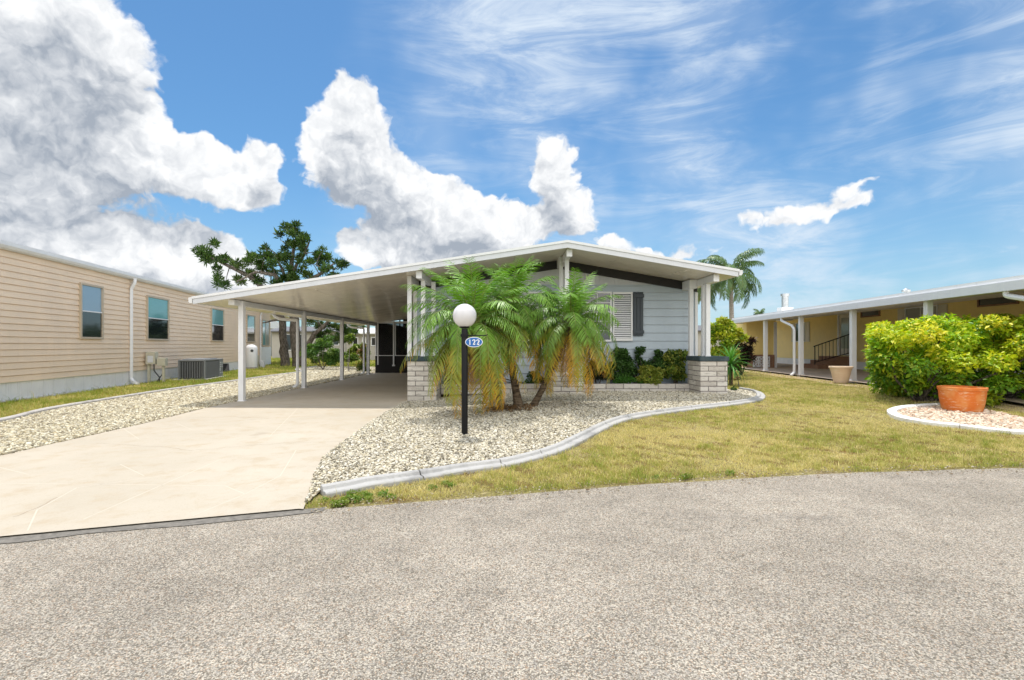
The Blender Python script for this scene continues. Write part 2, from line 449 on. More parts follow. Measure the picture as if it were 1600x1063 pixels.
def mat_gravelbase(name, lo, hi):
    m, g = newmat(name)
    v = g.n('ShaderNodeTexVoronoi', {'Vector': g.co, 'Scale': 24.0})
    s = g.n('ShaderNodeSeparateColor', {0: v.outputs['Color']})
    c = g.mix(s.outputs[0], lo, hi)
    c = g.mix(g.ss(v.outputs['Distance'], .35, .7, 0, .6), c, (.16, .13, .08))
    setin(g, base=c, rough=.9, spec=.15, normal=bump(g, g.math('SUBTRACT', 1.0, v.outputs['Distance']), .9, .03)); return m
M_GBASE = mat_gravelbase('pebble_bed_base', (.40, .34, .23), (.70, .62, .46))

def mat_stone():
    m, g = newmat('washed_pebble')
    at = g.n('ShaderNodeAttribute', attribute_name='Col').outputs[0]
    f = g.noise(g.co, 70, 3, .6)
    setin(g, base=g.mix(1.0, at, g.mix(f, (.82, .82, .82), (1.12, 1.12, 1.12)), 'MULTIPLY'), rough=.85, spec=.25)
    return m
M_STONE = mat_stone()
M_LEAF = leafmat('leaf'); M_GRASS = leafmat('grass_blade', .25, .7, .15); M_PALM = leafmat('palm_leaflet', .20, .42, .35)

def mat_bark(name, a, b, ring=0):
    m, g = newmat(name)
    st = g.n('ShaderNodeMapping', {'Vector': g.co, 'Scale': (14, 14, 3) if not ring else (4, 4, 16)}).outputs[0]
    n = g.noise(st, 1.6, 7, .7)
    setin(g, base=g.mix(g.ss(n, .35, .65), a, b), rough=.95, spec=.1, normal=bump(g, n, 1.0, .05)); return m
M_BARK = mat_bark('grey_bark', (.045, .038, .03), (.22, .19, .155))
M_PBARK = mat_bark('palm_trunk', (.05, .035, .025), (.24, .18, .12), 1)
M_QBARK = mat_bark('smooth_palm_trunk', (.22, .19, .16), (.40, .36, .31), 1)
M_BRICKRED = paint('brown_brick', (.30, .17, .11), .9, .25, .1, 14)

def mat_terracotta(name, a, b, worn):
    m, g = newmat(name)
    st = g.n('ShaderNodeMapping', {'Vector': g.co, 'Scale': (2, 2, 9)}).outputs[0]
    n = g.noise(st, 3.2, 7, .72, .6); big = g.noise(g.co, 3, 3)
    c = g.mix(g.ss(big, .4, .6), a, b)
    c = g.mix(g.ss(n, .54, .66, 0, .85), c, worn)
    setin(g, base=c, rough=.8, spec=.3, normal=bump(g, n, .3, .01)); return m
M_ORANGE = mat_terracotta('orange_glazed_clay', (.66, .17, .03), (.70, .27, .08), (.76, .52, .34))
M_CLAY = mat_terracotta('pale_clay', (.72, .54, .38), (.78, .60, .43), (.80, .68, .54))

# ================================================================== SETTING
def structure(o, name=None):
    o['kind'] = 'structure'; return o
def terrain():
    xs = np.concatenate([[-700, -300, -120, -60], np.arange(-30, 30.01, .5), [60, 120, 300, 700]])
    ys = np.concatenate([[-300, -100, -40, -20, -10, -5, 0, 2], np.arange(3, 34.01, .5), [45, 60, 90, 150, 300, 900]])
    X, Y = np.meshgrid(xs, ys); Z = H(X, Y)
    Z = np.where(Y < road_edge(X) - .3, -.05, Z - .012)
    V = np.stack([X, Y, Z], -1).reshape(-1, 3); nx = len(xs); T = []
    for j in range(len(ys) - 1):
        for i in range(nx - 1):
            a = j * nx + i; T += [(a, a + 1, a + nx + 1), (a, a + nx + 1, a + nx)]
    return structure(np_mesh('ground', V, T, M_GROUND))
terrain()

# road: everything this side of the edge line
rx = [x for x in np.concatenate([[-60, -30], np.arange(-12, 16.1, .25), [25, 40, 60]])]
rnd = random.Random(3)
far = [(x, float(road_edge(x)) + (rnd.uniform(-.012, .012) if -12 < x < 16 else 0)) for x in rx]
bm = bmesh.new()
V1 = [bm.verts.new((x, y, .0)) for x, y in far]; V0 = [bm.verts.new((x, min(-12.0, y - 6), .0)) for x, y in far]
V2 = [bm.verts.new((x, y + .01, -.04)) for x, y in far]
for i in range(len(far) - 1):
    bm.faces.new((V0[i], V0[i+1], V1[i+1], V1[i])); bm.faces.new((V1[i], V1[i+1], V2[i+1], V2[i]))
me = bpy.data.meshes.new('road'); bm.to_mesh(me); bm.free(); me.materials.append(M_ASPH)
structure(place(bpy.data.objects.new('road', me), None, False))

# driveway: right edge curves in toward the road
DRV_R = [(-2.42, 24.2), (-2.42, 10.4), (-2.38, 8.6), (-2.27, 6.7), (-2.17, 5.81), (-2.0, 5.1), (-1.83, 4.6), (-1.66, 4.02)]
DRV_L = [(-5.6, 2.7), (-6.1, 5.2), (-6.17, 6.75), (-6.2, 8.25), (-6.45, 10.6), (-6.48, 24.2)]
edge_pts = [(float(x), float(road_edge(x)) + .02) for x in np.arange(-1.7, -5.6, -.25)]
drive = DRV_R + edge_pts + [(-5.6, float(road_edge(-5.6)) + .02)] + DRV_L[1:]
structure(drape('driveway', drive, .016, M_CONC))
# darker asphalt seam beside the driveway apron
tar = [(float(x), float(road_edge(x)) + .035) for x in np.arange(-9, -1.4, .3)]
tar2 = [(x, y - .13 - .02 * math.sin(x * 5) - .015 * math.sin(x * 13)) for x, y in tar][::-1]
o = drape('road_seam', tar + tar2, .0, M_TAR)
for v in o.data.vertices: v.co.z = .005
structure(o)

# scored pale lines and hairline cracks on the slab are one drawn pattern each
def strip(name, lines, w, mat, z):
    m = MB()
    for ln in lines:
        pts = [G(*p) for p in ln]
        for a, b in zip(pts[:-1], pts[1:]):
            d = Vector((b[0]-a[0], b[1]-a[1], 0)).normalized(); n = Vector((-d.y, d.x, 0)) * w / 2
            A = Vector((a[0], a[1], z)); B = Vector((b[0], b[1], z))
            m.add([A-n, B-n, B+n, A+n], [(0,1,2,3)])
    return structure(m.build(name, mat))
strip('driveway_scratches', [[(188,668),(217,688)],[(275,663),(300,673)],[(188,728),(225,746)],[(352,762),(383,775)],[(463,705),(438,746)],
      [(58,800),(43,833)],[(0,733),(45,744)],[(352,762),(200,760)],[(200,760),(0,758)],[(383,775),(300,810)],[(345,720),(130,815)],[(260,745),(120,765),(58,800)],[(438,746),(383,775)],[(465,640),(420,685)]], .010, M_SCORE, .0166)
def wob(pts, n=9, a=1.3, seed=1):
    r = random.Random(seed); out = []
    for p, q in zip(pts[:-1], pts[1:]):
        for k in range(n): out.append((p[0] + (q[0]-p[0])*k/n, p[1] + (q[1]-p[1])*k/n + r.uniform(-a, a) * .6))
    return out + [pts[-1]]
strip('driveway_cracks', [wob([(150,695),(250,700),(300,706),(370,700),(450,694),(535,692)], seed=4), wob([(20,812),(60,796),(90,780)], 5), wob([(535,692),(560,688),(600,690)], seed=9), wob([(290,655),(360,652),(420,656)], seed=10)], .006, M_CRACK, .0168)

# kerbs ---------------------------------------------------------------
def resample(pts, step):
    pts = [Vector((p[0], p[1])) for p in pts]
    # Catmull-Rom first
    sm = []
    P_ = [pts[0]*2 - pts[1]] + pts + [pts[-1]*2 - pts[-2]]
    for i in range(1, len(P_) - 2):
        for k in range(12):
            t = k / 12; a, b, c, d = P_[i-1], P_[i], P_[i+1], P_[i+2]
            sm.append(.5 * ((2*b) + (c-a)*t + (2*a-5*b+4*c-d)*t*t + (3*b-a-3*c+d)*t**3))
    sm.append(pts[-1]); out = [sm[0]]; acc = 0
    for a, b in zip(sm[:-1], sm[1:]):
        L = (b - a).length
        while acc + L >= step:
            t = (step - acc) / L; a = a + (b - a) * t; out.append(a); L = (b - a).length; acc = 0
        acc += L
    return out
def kerb(name, outer, prof, mat, side=1, joint=14, step=.08, seed=1):
    """prof: (offset inward, height) section swept along the outer edge; gaps every 'joint' steps"""
    pts = resample(outer, step); m = MB(); r = random.Random(seed); n = len(pts); rows = []
    for i, p in enumerate(pts):
        d = (pts[min(i+1, n-1)] - pts[max(i-1, 0)]).normalized(); nn = Vector((-d.y, d.x)) * side
        j = r.uniform(-.003, .003)
        rows.append([(p.x + nn.x*(u+j), p.y + nn.y*(u+j), float(H(p.x, p.y)) + z + (r.uniform(-.002,.002) if z > 0 else 0)) for u, z in prof])
    k = len(prof); i = 0; nxt = joint
    while i < n - 1:
        e = min(nxt, n - 1)
        vs = [v for row in rows[i:e+1] for v in row]
        if e < n - 1:      # saw a narrow joint
            last = rows[e]; prev = rows[e-1]
            vs[-k:] = [tuple(Vector(a).lerp(Vector(b), .14)) for a, b in zip(last, prev)]
        c = e - i + 1
        fs = [(a*k+b, a*k+(b+1)%k, (a+1)*k+(b+1)%k, (a+1)*k+b) for a in range(c-1) for b in range(k)]
        fs += [tuple(range(k))[::-1], tuple(range((c-1)*k, c*k))]
        m.add(vs, fs); i = e; nxt = e + joint + r.randint(-3, 3)
    return structure(m.build(name, mat, bevel=.006))
K_OUT = [G(509,777), G(548,770), G(587,762), G(677,749), G(726,740), G(799,730), G(850,717), G(887,704), G(925,684), G(962,665), G(1000,654), G(1075,643), G(1150,634), G(1185,628), G(1196,622), G(1188,614), G(1163,609)]
KP = [(0, -.05), (0, .025), (.015, .04), (.09, .038), (.107, .066), (.12, .074), (.165, .074), (.178, .066), (.19, -.05)]
kerb('kerb', K_OUT, KP, M_KERB, 1, 12)
K_LEFT = [(-8.4, 6.3), (-8.75, 7.6), G(0,660), G(60,645), G(120,634), G(200,621), G(270,610), G(350,599), G(420,589), G(470,582), (-11.6, 27), (-12.0, 31)]
kerb('kerb', K_LEFT, [(0,-.05),(0,.06),(.02,.08),(.10,.08),(.12,.06),(.12,-.05)], M_KERBL, -1, 18, seed=4)
K_RIGHT = [G(1500,634), G(1450,635), G(1410,638), G(1390,642), G(1386,647), G(1400,655), G(1440,663), G(1500,670), G(1560,677), G(1610,681), (8.3, 7.0), (9.0, 6.9)]
kerb('kerb', K_RIGHT, [(0,-.05),(0,.05),(.03,.065),(.12,.065),(.15,.05),(.15,-.05)], M_KERBW, 1, 15, seed=8)

# pebble beds -----------------------------------------------------------
def inset(pts, d, side):
    out = []
    for i, p in enumerate(pts):
        a = Vector(pts[max(i-1, 0)]); b = Vector(pts[min(i+1, len(pts)-1)]); t = (b - a).normalized()
        out.append((p[0] - t.y * d * side, p[1] + t.x * d * side))
    return out
kin = inset([tuple(p) for p in resample(K_OUT, .3)], .17, 1)
BED = [(-1.70, 4.12)] + kin + [(4.7, 12.35), (4.7, 12.6), (-2.38, 12.6)] + DRV_R[1:-1]
lin_ = inset([tuple(p) for p in resample(K_LEFT, .6)], .06, -1)
BEDL = [(-6.5, 24.2), (-6.5, 30.0)] + lin_[::-1] + [(-6.2, 3.6)] + DRV_L[1:-1]
rin = inset([tuple(p) for p in resample(K_RIGHT, .3)], .07, 1)
BEDR = rin
structure(drape('pebble_bed', BED, .010, M_GBASE)); structure(drape('pebble_bed', BEDL, .010, M_GBASE)); structure(drape('pebble_bed', BEDR, .010, M_GBASE))

def inpoly(px, py, poly):
    c = np.zeros(len(px), bool); n = len(poly)
    for i in range(n):
        x0, y0 = poly[i]; x1, y1 = poly[(i+1) % n]
        if y0 == y1: continue
        t = ((y0 > py) != (y1 > py)) & (px < (x1 - x0) * (py - y0) / (y1 - y0) + x0); c ^= t
    return c
def scatter(poly, dens, rng, fn=None):
    xs = [p[0] for p in poly]; ys = [p[1] for p in poly]
    A = (max(xs)-min(xs)) * (max(ys)-min(ys)); n = int(A * dens)
    x = rng.uniform(min(xs), max(xs), n); y = rng.uniform(min(ys), max(ys), n)
    k = inpoly(x, y, poly)
    if fn is not None: k &= rng.uniform(0, 1, n) < fn(x, y)
    return x[k], y[k]
PH = (1 + 5 ** .5) / 2
ICO = np.array([(-1,PH,0),(1,PH,0),(-1,-PH,0),(1,-PH,0),(0,-1,PH),(0,1,PH),(0,-1,-PH),(0,1,-PH),(PH,0,-1),(PH,0,1),(-PH,0,-1),(-PH,0,1)]) / math.sqrt(1+PH*PH)
ICOF = np.array([(0,11,5),(0,5,1),(0,1,7),(0,7,10),(0,10,11),(1,5,9),(5,11,4),(11,10,2),(10,7,6),(7,1,8),(3,9,4),(3,4,2),(3,2,6),(3,6,8),(3,8,9),(4,9,5),(2,4,11),(6,2,10),(8,6,7),(9,8,1)])
def pebbles(name, poly, dens, size, cols, label, cat, seed, fn=None, grow=lambda y: 1.0):
    rng = np.random.default_rng(seed); x, y = scatter(poly, dens, rng, fn); n = len(x)
    s = size * rng.lognormal(0, .28, n) * grow(y)
    sc = np.stack([s * rng.uniform(.8, 1.3, n), s * rng.uniform(.6, .95, n), s * rng.uniform(.38, .65, n)], -1)
    V = ICO[None] * (1 + rng.uniform(-.17, .17, (n, 12, 1))) * sc[:, None]
    tilt = rng.normal(0, .35, n); ca, sa = np.cos(tilt), np.sin(tilt)
    V = np.stack([V[..., 0]*ca[:, None] - V[..., 2]*sa[:, None], V[..., 1], V[..., 0]*sa[:, None] + V[..., 2]*ca[:, None]], -1)
    a = rng.uniform(0, 2*np.pi, n); ca, sa = np.cos(a)[:, None], np.sin(a)[:, None]
    V = np.stack([V[..., 0]*ca - V[..., 1]*sa, V[..., 0]*sa + V[..., 1]*ca, V[..., 2]], -1)
    z = H(x, y) + .012 + rng.uniform(0, .018, n)
    V += np.stack([x, y, z], -1)[:, None]
    T = ICOF[None] + 12 * np.arange(n)[:, None, None]
    cols = np.array(cols) * np.array([.99, .97, .90]) * np.random.default_rng(seed).uniform(.9, 1.0); ci = cols[rng.integers(0, len(cols), n)] * rng.uniform(.78, 1.12, (n, 1))
    C = np.repeat(ci, 12, 0)
    o = np_mesh(name, V.reshape(-1, 3), T.reshape(-1, 3), M_STONE, col=C, smooth=False)
    return tag(o, label, cat, kind='stuff')
WHITES = [(.66,.62,.52),(.72,.69,.61),(.58,.54,.45),(.75,.72,.66),(.46,.42,.34),(.64,.58,.45),(.32,.30,.25),(.68,.66,.62),(.26,.24,.20)]
TANS = [(.62,.57,.44),(.70,.66,.54),(.52,.46,.34),(.58,.55,.47),(.36,.32,.25),(.74,.71,.61),(.46,.40,.28),(.30,.27,.21)]
PINKS = [(.70,.55,.45),(.74,.66,.58),(.55,.38,.28),(.66,.60,.52),(.45,.35,.29),(.72,.60,.50)]
BED_CLEAR = [p for p in BED]
pebbles('pebbles', BED_CLEAR, 2100, .0152, WHITES, 'cream white pebbles filling the curved bed in front of the blue house', 'pebbles', 11)
pebbles('pebbles', BEDL, 1700, .019, TANS, 'tan pebbles in the long strip between driveway and peach house lawn', 'pebbles', 12,
        lambda x, y: np.clip(10.0 / np.maximum(y, 5), .0, 1) ** 1.5, lambda y: np.clip(y / 10, 1, 1.9))
pebbles('pebbles', BEDR, 1100, .026, PINKS, 'pinkish pebbles around the orange pot beside the yellow green bush', 'pebbles', 13)

rim = [(float(x), float(road_edge(x)) + .16) for x in np.arange(-1.6, 8, .3)] + [(float(x), float(road_edge(x)) - .22) for x in np.arange(8, -1.7, -.3)]
GRIT = [(.45,.40,.32),(.30,.26,.20),(.58,.54,.46),(.20,.15,.10),(.36,.28,.19)]
pebbles('grit', rim, 420, .0065, GRIT, 'fine grit and crumbs gathered along the road edge below the lawn', 'grit', 14)

# patio slab of the yellow house ------------------------------------------
RH_O = (10.58, 12.0); RH_T = R(-5.05)
def rh(lx, ly): return (RH_O[0] + lx * math.cos(RH_T) - ly * math.sin(RH_T), RH_O[1] + lx * math.sin(RH_T) + ly * math.cos(RH_T))
structure(drape('patio', [rh(-.18, -9), rh(4.9, -9), rh(4.9, 20.6), rh(-.18, 20.6)], .07, M_SLAB, 1.0))

def boxes(name, mat, parent, bl, local=False, bevel=0.0):
    for b in bl: MB().box(*b).build(name, mat, parent, local, bevel=bevel)

structure(drape('dirt_strip', [rh(-.9 + .12*math.sin(s*1.7), s) for s in np.arange(-6, 21, .6)] + [rh(-.14, s) for s in np.arange(20.6, -6.5, -3)], .006, M_DIRT, .5))

# ================================================================== MAIN HOUSE
HX, HY = 1.39, 13.05            # ridge line and front wall
RF = 11.3                        # front edge of the roof
def rz(x):                       # top of the roof
    return 3.74 - .1503 * (HX - x) if x < HX else 3.74 - .170 * (x - HX)
LEFTX, RIGHTX = -7.19, 5.30; WL, WR = -2.45, 5.02
house = thing('house', 'pale blue grey house with low gable roof and a carport on its left', 'house', (HX, HY, 0))
m = MB()
m.prism([(LEFTX, rz(LEFTX)-.03), (HX, 3.71), (HX, 3.745), (LEFTX, rz(LEFTX)+.005)], RF, 24.3)
m.prism([(HX, 3.71), (RIGHTX, rz(RIGHTX)-.03), (RIGHTX, rz(RIGHTX)+.005), (HX, 3.745)], RF, 27.0)
m.prism([(WL-.4, rz(WL-.4)-.03), (HX, 3.71), (HX, 3.745), (WL-.4, rz(WL-.4)+.005)], 24.3, 27.0)
m.build('roof', M_ROOFW, house)
m = MB()
for k in range(40):              # insulated roof panels 1.2 m wide with fine joints
    x0 = HX - k * 1.22; x1 = max(x0 - 1.215, LEFTX + .03)
    if x0 <= LEFTX + .05: break
    m.prism([(x1, rz(x1)-.14), (x0, rz(x0)-.14), (x0, rz(x0)-.031), (x1, rz(x1)-.031)], RF + .03, 24.25)
for k in range(40):
    x0 = HX + .003 + k * 1.22; x1 = min(x0 + 1.215, RIGHTX - .03)
    if x0 >= RIGHTX - .05: break
    m.prism([(x0, rz(x0)-.14), (x1, rz(x1)-.14), (x1, rz(x1)-.031), (x0, rz(x0)-.031)], RF + .03, 26.9)
m.build('soffit', M_SOFFIT, house)
# front fascia in two lapped bands
def band(m, x0, x1, a, b, y0, y1):
    m.prism([(x0, rz(x0)+a), (x1, rz(x1)+a), (x1, rz(x1)+b), (x0, rz(x0)+b)], y0, y1)
m = MB(); band(m, LEFTX, HX, -.15, -.035, RF-.02, RF+.01); band(m, HX, RIGHTX, -.15, -.035, RF-.02, RF+.01)
m.build('fascia', M_TRIM, house)
m = MB(); band(m, LEFTX-.02, HX, -.034, .022, RF-.04, RF+.01); band(m, HX, RIGHTX+.02, -.034, .022, RF-.04, RF+.01)
m.build('drip_edge', M_WHITE, house)
# side gutters
m = MB(); z = rz(LEFTX); m.prism([(LEFTX-.10, z+.0), (LEFTX-.10, z-.10), (LEFTX-.07, z-.13), (LEFTX-.02, z-.13), (LEFTX-.02, z+.0)], RF-.02, 24.3)
m.build('gutter', M_WHITE, house)
m = MB(); z = rz(RIGHTX); m.prism([(RIGHTX+.10, z+.0), (RIGHTX+.10, z-.08), (RIGHTX+.07, z-.12), (RIGHTX+.02, z-.12), (RIGHTX+.02, z+.0)], RF-.02, 27)
m.build('gutter', M_WHITE, house)

# front wall: core with lapped boards
GB = 2.93
def lap_x(m, x0, x1, y, z0, z1, ex, tilt=.016):        # boards across x facing -y
    z = z0
    while z < z1 - .02:
        zt = min(z + ex, z1)
        m.prism([(y + .001, z + .007), (y - tilt - .014, z), (y - .012, zt - .012), (y + .001, zt - .010)], x0, x1, 'x'); z += ex
m = MB(); lap_x(m, WL, WR, HY, .18, GB, .215)
wall = m.build('front_wall', M_BLUE, house)
m = MB(); m.prism([(WL, .05), (WR, .05), (WR, rz(WR)-.145), (HX, 3.59), (WL, rz(WL)-.145)], HY + .002, HY + .1)
m.build('wall_core', M_GABLE, house)
m = MB(); x = WL
while x < WR - .02:
    x1 = min(x + .10, WR); c = (x + x1) / 2
    if not (x < HX < x1):
        m.prism([(x+.004, GB+.02), (x1-.004, GB+.02), (x1-.004, rz(x1)-.145), (x+.004, rz(x)-.145)], HY - .010, HY)
    x = x1
m.build('gable_panel', M_GABLE, house)
m = MB(); m.box(WL, WR, HY - .024, HY, GB - .005, GB + .025); m.build('belt_trim', M_BLUE, house)
m = MB()
band(m, WL, HX, -.36, -.142, HY - .07, HY - .012); band(m, HX, WR, -.36, -.142, HY - .07, HY - .012)
m.build('rake_beam', M_DARKTRIM, house)
boxes('corner_trim', M_WHITE, house, [(WL - .02, WL + .08, HY - .045, HY + .02, .15, rz(WL) - .37), (WR - .05, WR + .02, HY - .045, HY + .02, .15, rz(WR) - .37)])
# side walls
m = MB()
zt = rz(WL) - .16
m.box(WL, WL + .1, HY + .1, 24.0, .05, zt)
z = .2
while z < zt - .05:
    m.prism([(WL, z), (WL - .014, z), (WL - .002, z + .21), (WL, z + .21)], HY + .02, 24.0, 'y'); z += .215
m.build('side_wall', M_BLUE, house)
m = MB(); zt = rz(WR) - .16; m.box(WR - .1, WR, HY + .1, 26.5, .05, zt)
z = .2
while z < zt - .05:
    m.prism([(WR, z), (WR + .014, z), (WR + .002, z + .21), (WR, z + .21)], HY + .02, 26.5, 'y'); z += .215
m.build('side_wall', M_BLUE, house)
m = MB(); m.box(WL, WR, 26.4, 26.5, .05, 2.95); m.build('rear_wall', M_BLUE, house)

# piers ----------------------------------------------------------------
CAPM = mat_kerb('slate_cap', (.050, .075, .085), (.13, .15, .16))
def courses(m, x0, x1, y0, y1, z0, z1, ch, bl, seed):
    """block faces around a pier or along a wall; every block is its own island"""
    r = random.Random(seed); n = max(1, round((z1 - z0) / ch)); ch = (z1 - z0) / n; g = .0085; th = .09
    for c in range(n):
        za = z0 + c * ch + g; zb = z0 + (c + 1) * ch - g
        for (ya, yb, ax) in ((y0, y0 + th, 'f'), (y1 - th, y1, 'b')):
            x = x0 - (bl / 2 if c % 2 else 0)
            while x < x1 - .01:
                a = max(x, x0); b = min(x + bl, x1)
                if b - a > .03:
                    j = r.uniform(-.004, .004)
                    m.box(a + g, b - g, ya + (j if ax == 'f' else 0), yb + (j if ax == 'b' else 0), za, zb)
                x += bl
        if y1 - y0 > .4:
            for (xa, xb) in ((x0, x0 + th), (x1 - th, x1)):
                y = y0 + th - (bl / 2 if c % 2 == 0 else 0)
                while y < y1 - th - .01:
                    a = max(y, y0 + th); b = min(y + bl, y1 - th); j = r.uniform(-.004, .004)
                    if b - a > .03: m.box(xa + j, xb + j, a + g, b - g, za, zb)
                    y += bl
def pier(x0, x1, z0, seed):
    ya, yb = 11.80, 12.65
    m = MB(); courses(m, x0, x1, ya, yb, z0, .975, .118, .40, seed)
    p = m.build('brick_pier', M_BRICK, house, bevel=.004)
    m = MB(); m.box(x0 + .012, x1 - .012, ya + .012, yb - .012, z0, .973); m.build('mortar_core', M_MORTAR, p)
    m = MB(); m.box(x0 - .025, x1 + .025, ya - .03, yb + .03, .976, 1.085); m.build('pier_cap', CAPM, p, bevel=.012)
    return p
pier(-2.39, -1.68, .02, 1); pier(1.10, 1.84, .13, 2); pier(4.63, 5.29, .13, 3)
def post(x, y, z0, z1, w=.10):
    m = MB(); m.box(x - w/2, x + w/2, y - w/2, y + w/2, z0, z1)
    m.box(x - w/2 - .012, x + w/2 + .012, y - w/2 - .012, y + w/2 + .012, z0, z0 + .035)
    return m.build('post', M_WHITE, house, bevel=.004)
def so(x): return rz(x) - .142
for (x, y) in ((-2.36, 11.97), (-2.03, 11.97), (-1.86, 12.50), (1.455, 11.97), (1.375, 12.52), (4.865, 11.95), (4.86, 12.16), (4.69, 12.56)):
    post(x, y, 1.084, so(x) - .15)
for x in (-2.04, 1.45, 4.86):
    m = MB(); m.box(x - .055, x + .055, 11.44, HY - .03, so(x) - .165, so(x) - .006); m.box(x + -.065, x + .065, 11.425, 11.44, so(x) - .175, so(x) - .002)
    m.build('roof_beam', M_WHITE, house)
boxes('cross_beam', M_WHITE, house, [(-2.36 - .05, -2.36 + .05, 11.9, HY, so(-2.36) - .15, so(-2.36) - .006), (1.32, 1.393, 12.4, HY - .03, so(1.375) - .22, so(1.375) - .006),
      (4.62, 4.80, 12.45, HY - .03, so(4.7) - .24, so(4.75) - .012)])

# carport: beam, posts, downspouts
m = MB(); m.box(-6.50, -6.36, 11.50, 24.1, 2.30, so(-6.43) - .004); m.build('carport_beam', M_WHITE, house)
for y in (11.83, 15.45, 19.0, 22.6): 
    m = MB(); m.box(-6.42, -6.30, y - .06, y + .06, .01, 2.42); m.box(-6.44, -6.28, y - .07, y + .07, .012, .03)
    m.build('carport_post', M_WHITE, house, bevel=.005)
def bezier(pts, n=6):
    pts = [Vector(p) for p in pts]; out = [pts[0]]
    for i in range(1, len(pts) - 1):
        a = pts[i].lerp(pts[i-1], min(.5, .07 / max((pts[i]-pts[i-1]).length, .01))); b = pts[i].lerp(pts[i+1], min(.5, .07 / max((pts[i]-pts[i+1]).length, .01)))
        for k in range(n + 1):
            t = k / n; out.append(a*(1-t)**2 + pts[i]*2*t*(1-t) + b*t*t)
    return out + [pts[-1]]
for y in (15.30, 22.4):
    m = MB(); m.tube(bezier([(-7.24, y, 2.40), (-7.24, y, 2.26), (-7.05, y, 2.17), (-6.50, y, 2.13), (-6.50, y, 1.9), (-6.50, y, .12), (-6.62, y-.05, .05)]), .045, 8)
    m.build('downspout', M_WHITE, house, smooth=True)
# screened room closing the rear of the carport
m = MB(); m.box(-6.40, WL, 23.95, 24.0, .02, .84); m.build('kick_panel', M_DARKIN, house)
m = MB(); m.box(-6.36, WL, 23.97, 23.975, .88, 2.42); m.build('screen', M_SCREEN, house)
m = MB(); m.box(-6.40, WL, 23.93, 24.02, .845, .875); m.box(-6.40, WL, 23.93, 24.02, 2.42, 2.52)
m.box(-6.40, -6.34, 23.94, 24.01, .876, 2.42)
for x in (-5.42,): m.box(x-.02, x+.02, 23.95, 24.01, .876, 2.42)
m.build('screen_frame', M_WHITE, house)
m = MB(); m.tube([(-5.42, 23.6, .42), (-5.42, 23.6, 2.55)], .035, 8); m.box(-5.48, -5.36, 23.55, 23.65, .36, .43); m.build('support_pole', M_WHITE, house)
m = MB(); m.tube([(-6.2, 23.7, .42), (-6.2, 23.7, 2.5)], .035, 8); m.build('support_pole', M_WHITE, house)
m = MB(); m.box(-4.77, -4.73, 23.9, 23.95, .25, .55); m.build('door_handle', M_WHITE, house)
m = MB(); m.box(-6.4, -6.3, 24.02, 30, .02, 2.5); m.box(-6.3, WL, 29.9, 30, .02, 2.9); m.box(-6.4, WL, 24.3, 30, 2.9, 2.95); m.box(-6.3, WL, 24.1, 29.9, .0, .03)
m.box(-5.9, -5.84, 27.0, 27.06, .03, 2.9); m.build('porch_room', M_DARKIN, house)
boxes('inner_post', M_TRIM, house, [(x - .03, x + .03, y - .03, y + .03, .9, 2.6) for (x, y) in ((-5.98, 26.2), (-5.2, 26.8))])

# windows and shutters on the front
def win_front(x0, x1, z0, z1, cols, rows, glass):
    y = HY - .024
    m = MB(); f = .05
    m.box(x0 - f, x0, y - .045, y, z0 - f, z1 + f); m.box(x1, x1 + f, y - .045, y, z0 - f, z1 + f)
    m.box(x0, x1, y - .045, y, z1, z1 + f); m.box(x0, x1, y - .055, y, z0 - f, z0)
    w = m.build('window', M_WHITE, house, bevel=.004)
    m = MB(); m.box(x0, x1, y - .02, y - .008, z0, z1); m.build('pane', glass, w)
    m = MB()
    for k in range(1, cols): xx = x0 + (x1 - x0) * k / cols; m.box(xx - .010, xx + .010, y - .034, y - .021, z0, z1)
    for k in range(1, rows): zz = z0 + (z1 - z0) * k / rows; m.box(x0, x1, y - .037, y - .0215, zz - .010, zz + .010)
    m.build('muntin', M_WHITE, w)
win_front(-.55, .95, 1.50, 2.72, 8, 6, M_GLASSC)
win_front(2.05, 2.72, 1.50, 2.72, 2, 5, M_GLASSD)
y = HY - .034
m = MB(); m.box(2.79, 2.83, y-.05, y, 1.47, 2.76); m.box(3.27, 3.31, y-.05, y, 1.47, 2.76); m.box(2.83, 3.27, y-.05, y, 2.70, 2.76); m.box(2.83, 3.27, y-.05, y, 1.47, 1.53)
lv = m.build('louvre_shutter', M_WHITE, house, bevel=.003)
m = MB(); z = 1.535
while z < 2.69:
    m.add([(2.83, y-.045, z), (3.27, y-.045, z), (3.27, y-.008, z+.034), (2.83, y-.008, z+.034), (2.83, y-.045, z+.008), (3.27, y-.045, z+.008), (3.27, y-.008, z+.042), (2.83, y-.008, z+.042)],
          [(0,3,2,1),(4,5,6,7),(0,1,5,4),(1,2,6,5),(2,3,7,6),(3,0,4,7)]); z += .058
m.build('louvres', M_WHITE, lv)
m = MB(); m.box(2.83, 3.27, y-.004, y-.001, 1.53, 2.70); m.build('backing', M_SHUT, lv)
def shutter(x0, x1, z0, z1):
    m = MB(); n = 3; w = (x1 - x0) / n
    for k in range(n): m.box(x0 + k*w + .006, x0 + (k+1)*w - .006, y - .03, y, z0, z1)
    m.box(x0 + .003, x1 - .003, y - .012, y, z0 + .01, z1 - .01)
    m.box(x0 - .012, x1 + .012, y - .055, y - .031, z0 + .06, z0 + .15); m.box(x0 - .012, x1 + .012, y - .055, y - .031, z1 - .15, z1 - .06)
    m.build('shutter', M_SHUT, house, bevel=.003)
shutter(3.33, 3.60, 1.60, 2.76); shutter(1.72, 1.98, 1.50, 2.74); shutter(-.90, -.62, 1.50, 2.74); shutter(1.02, 1.28, 1.50, 2.74)

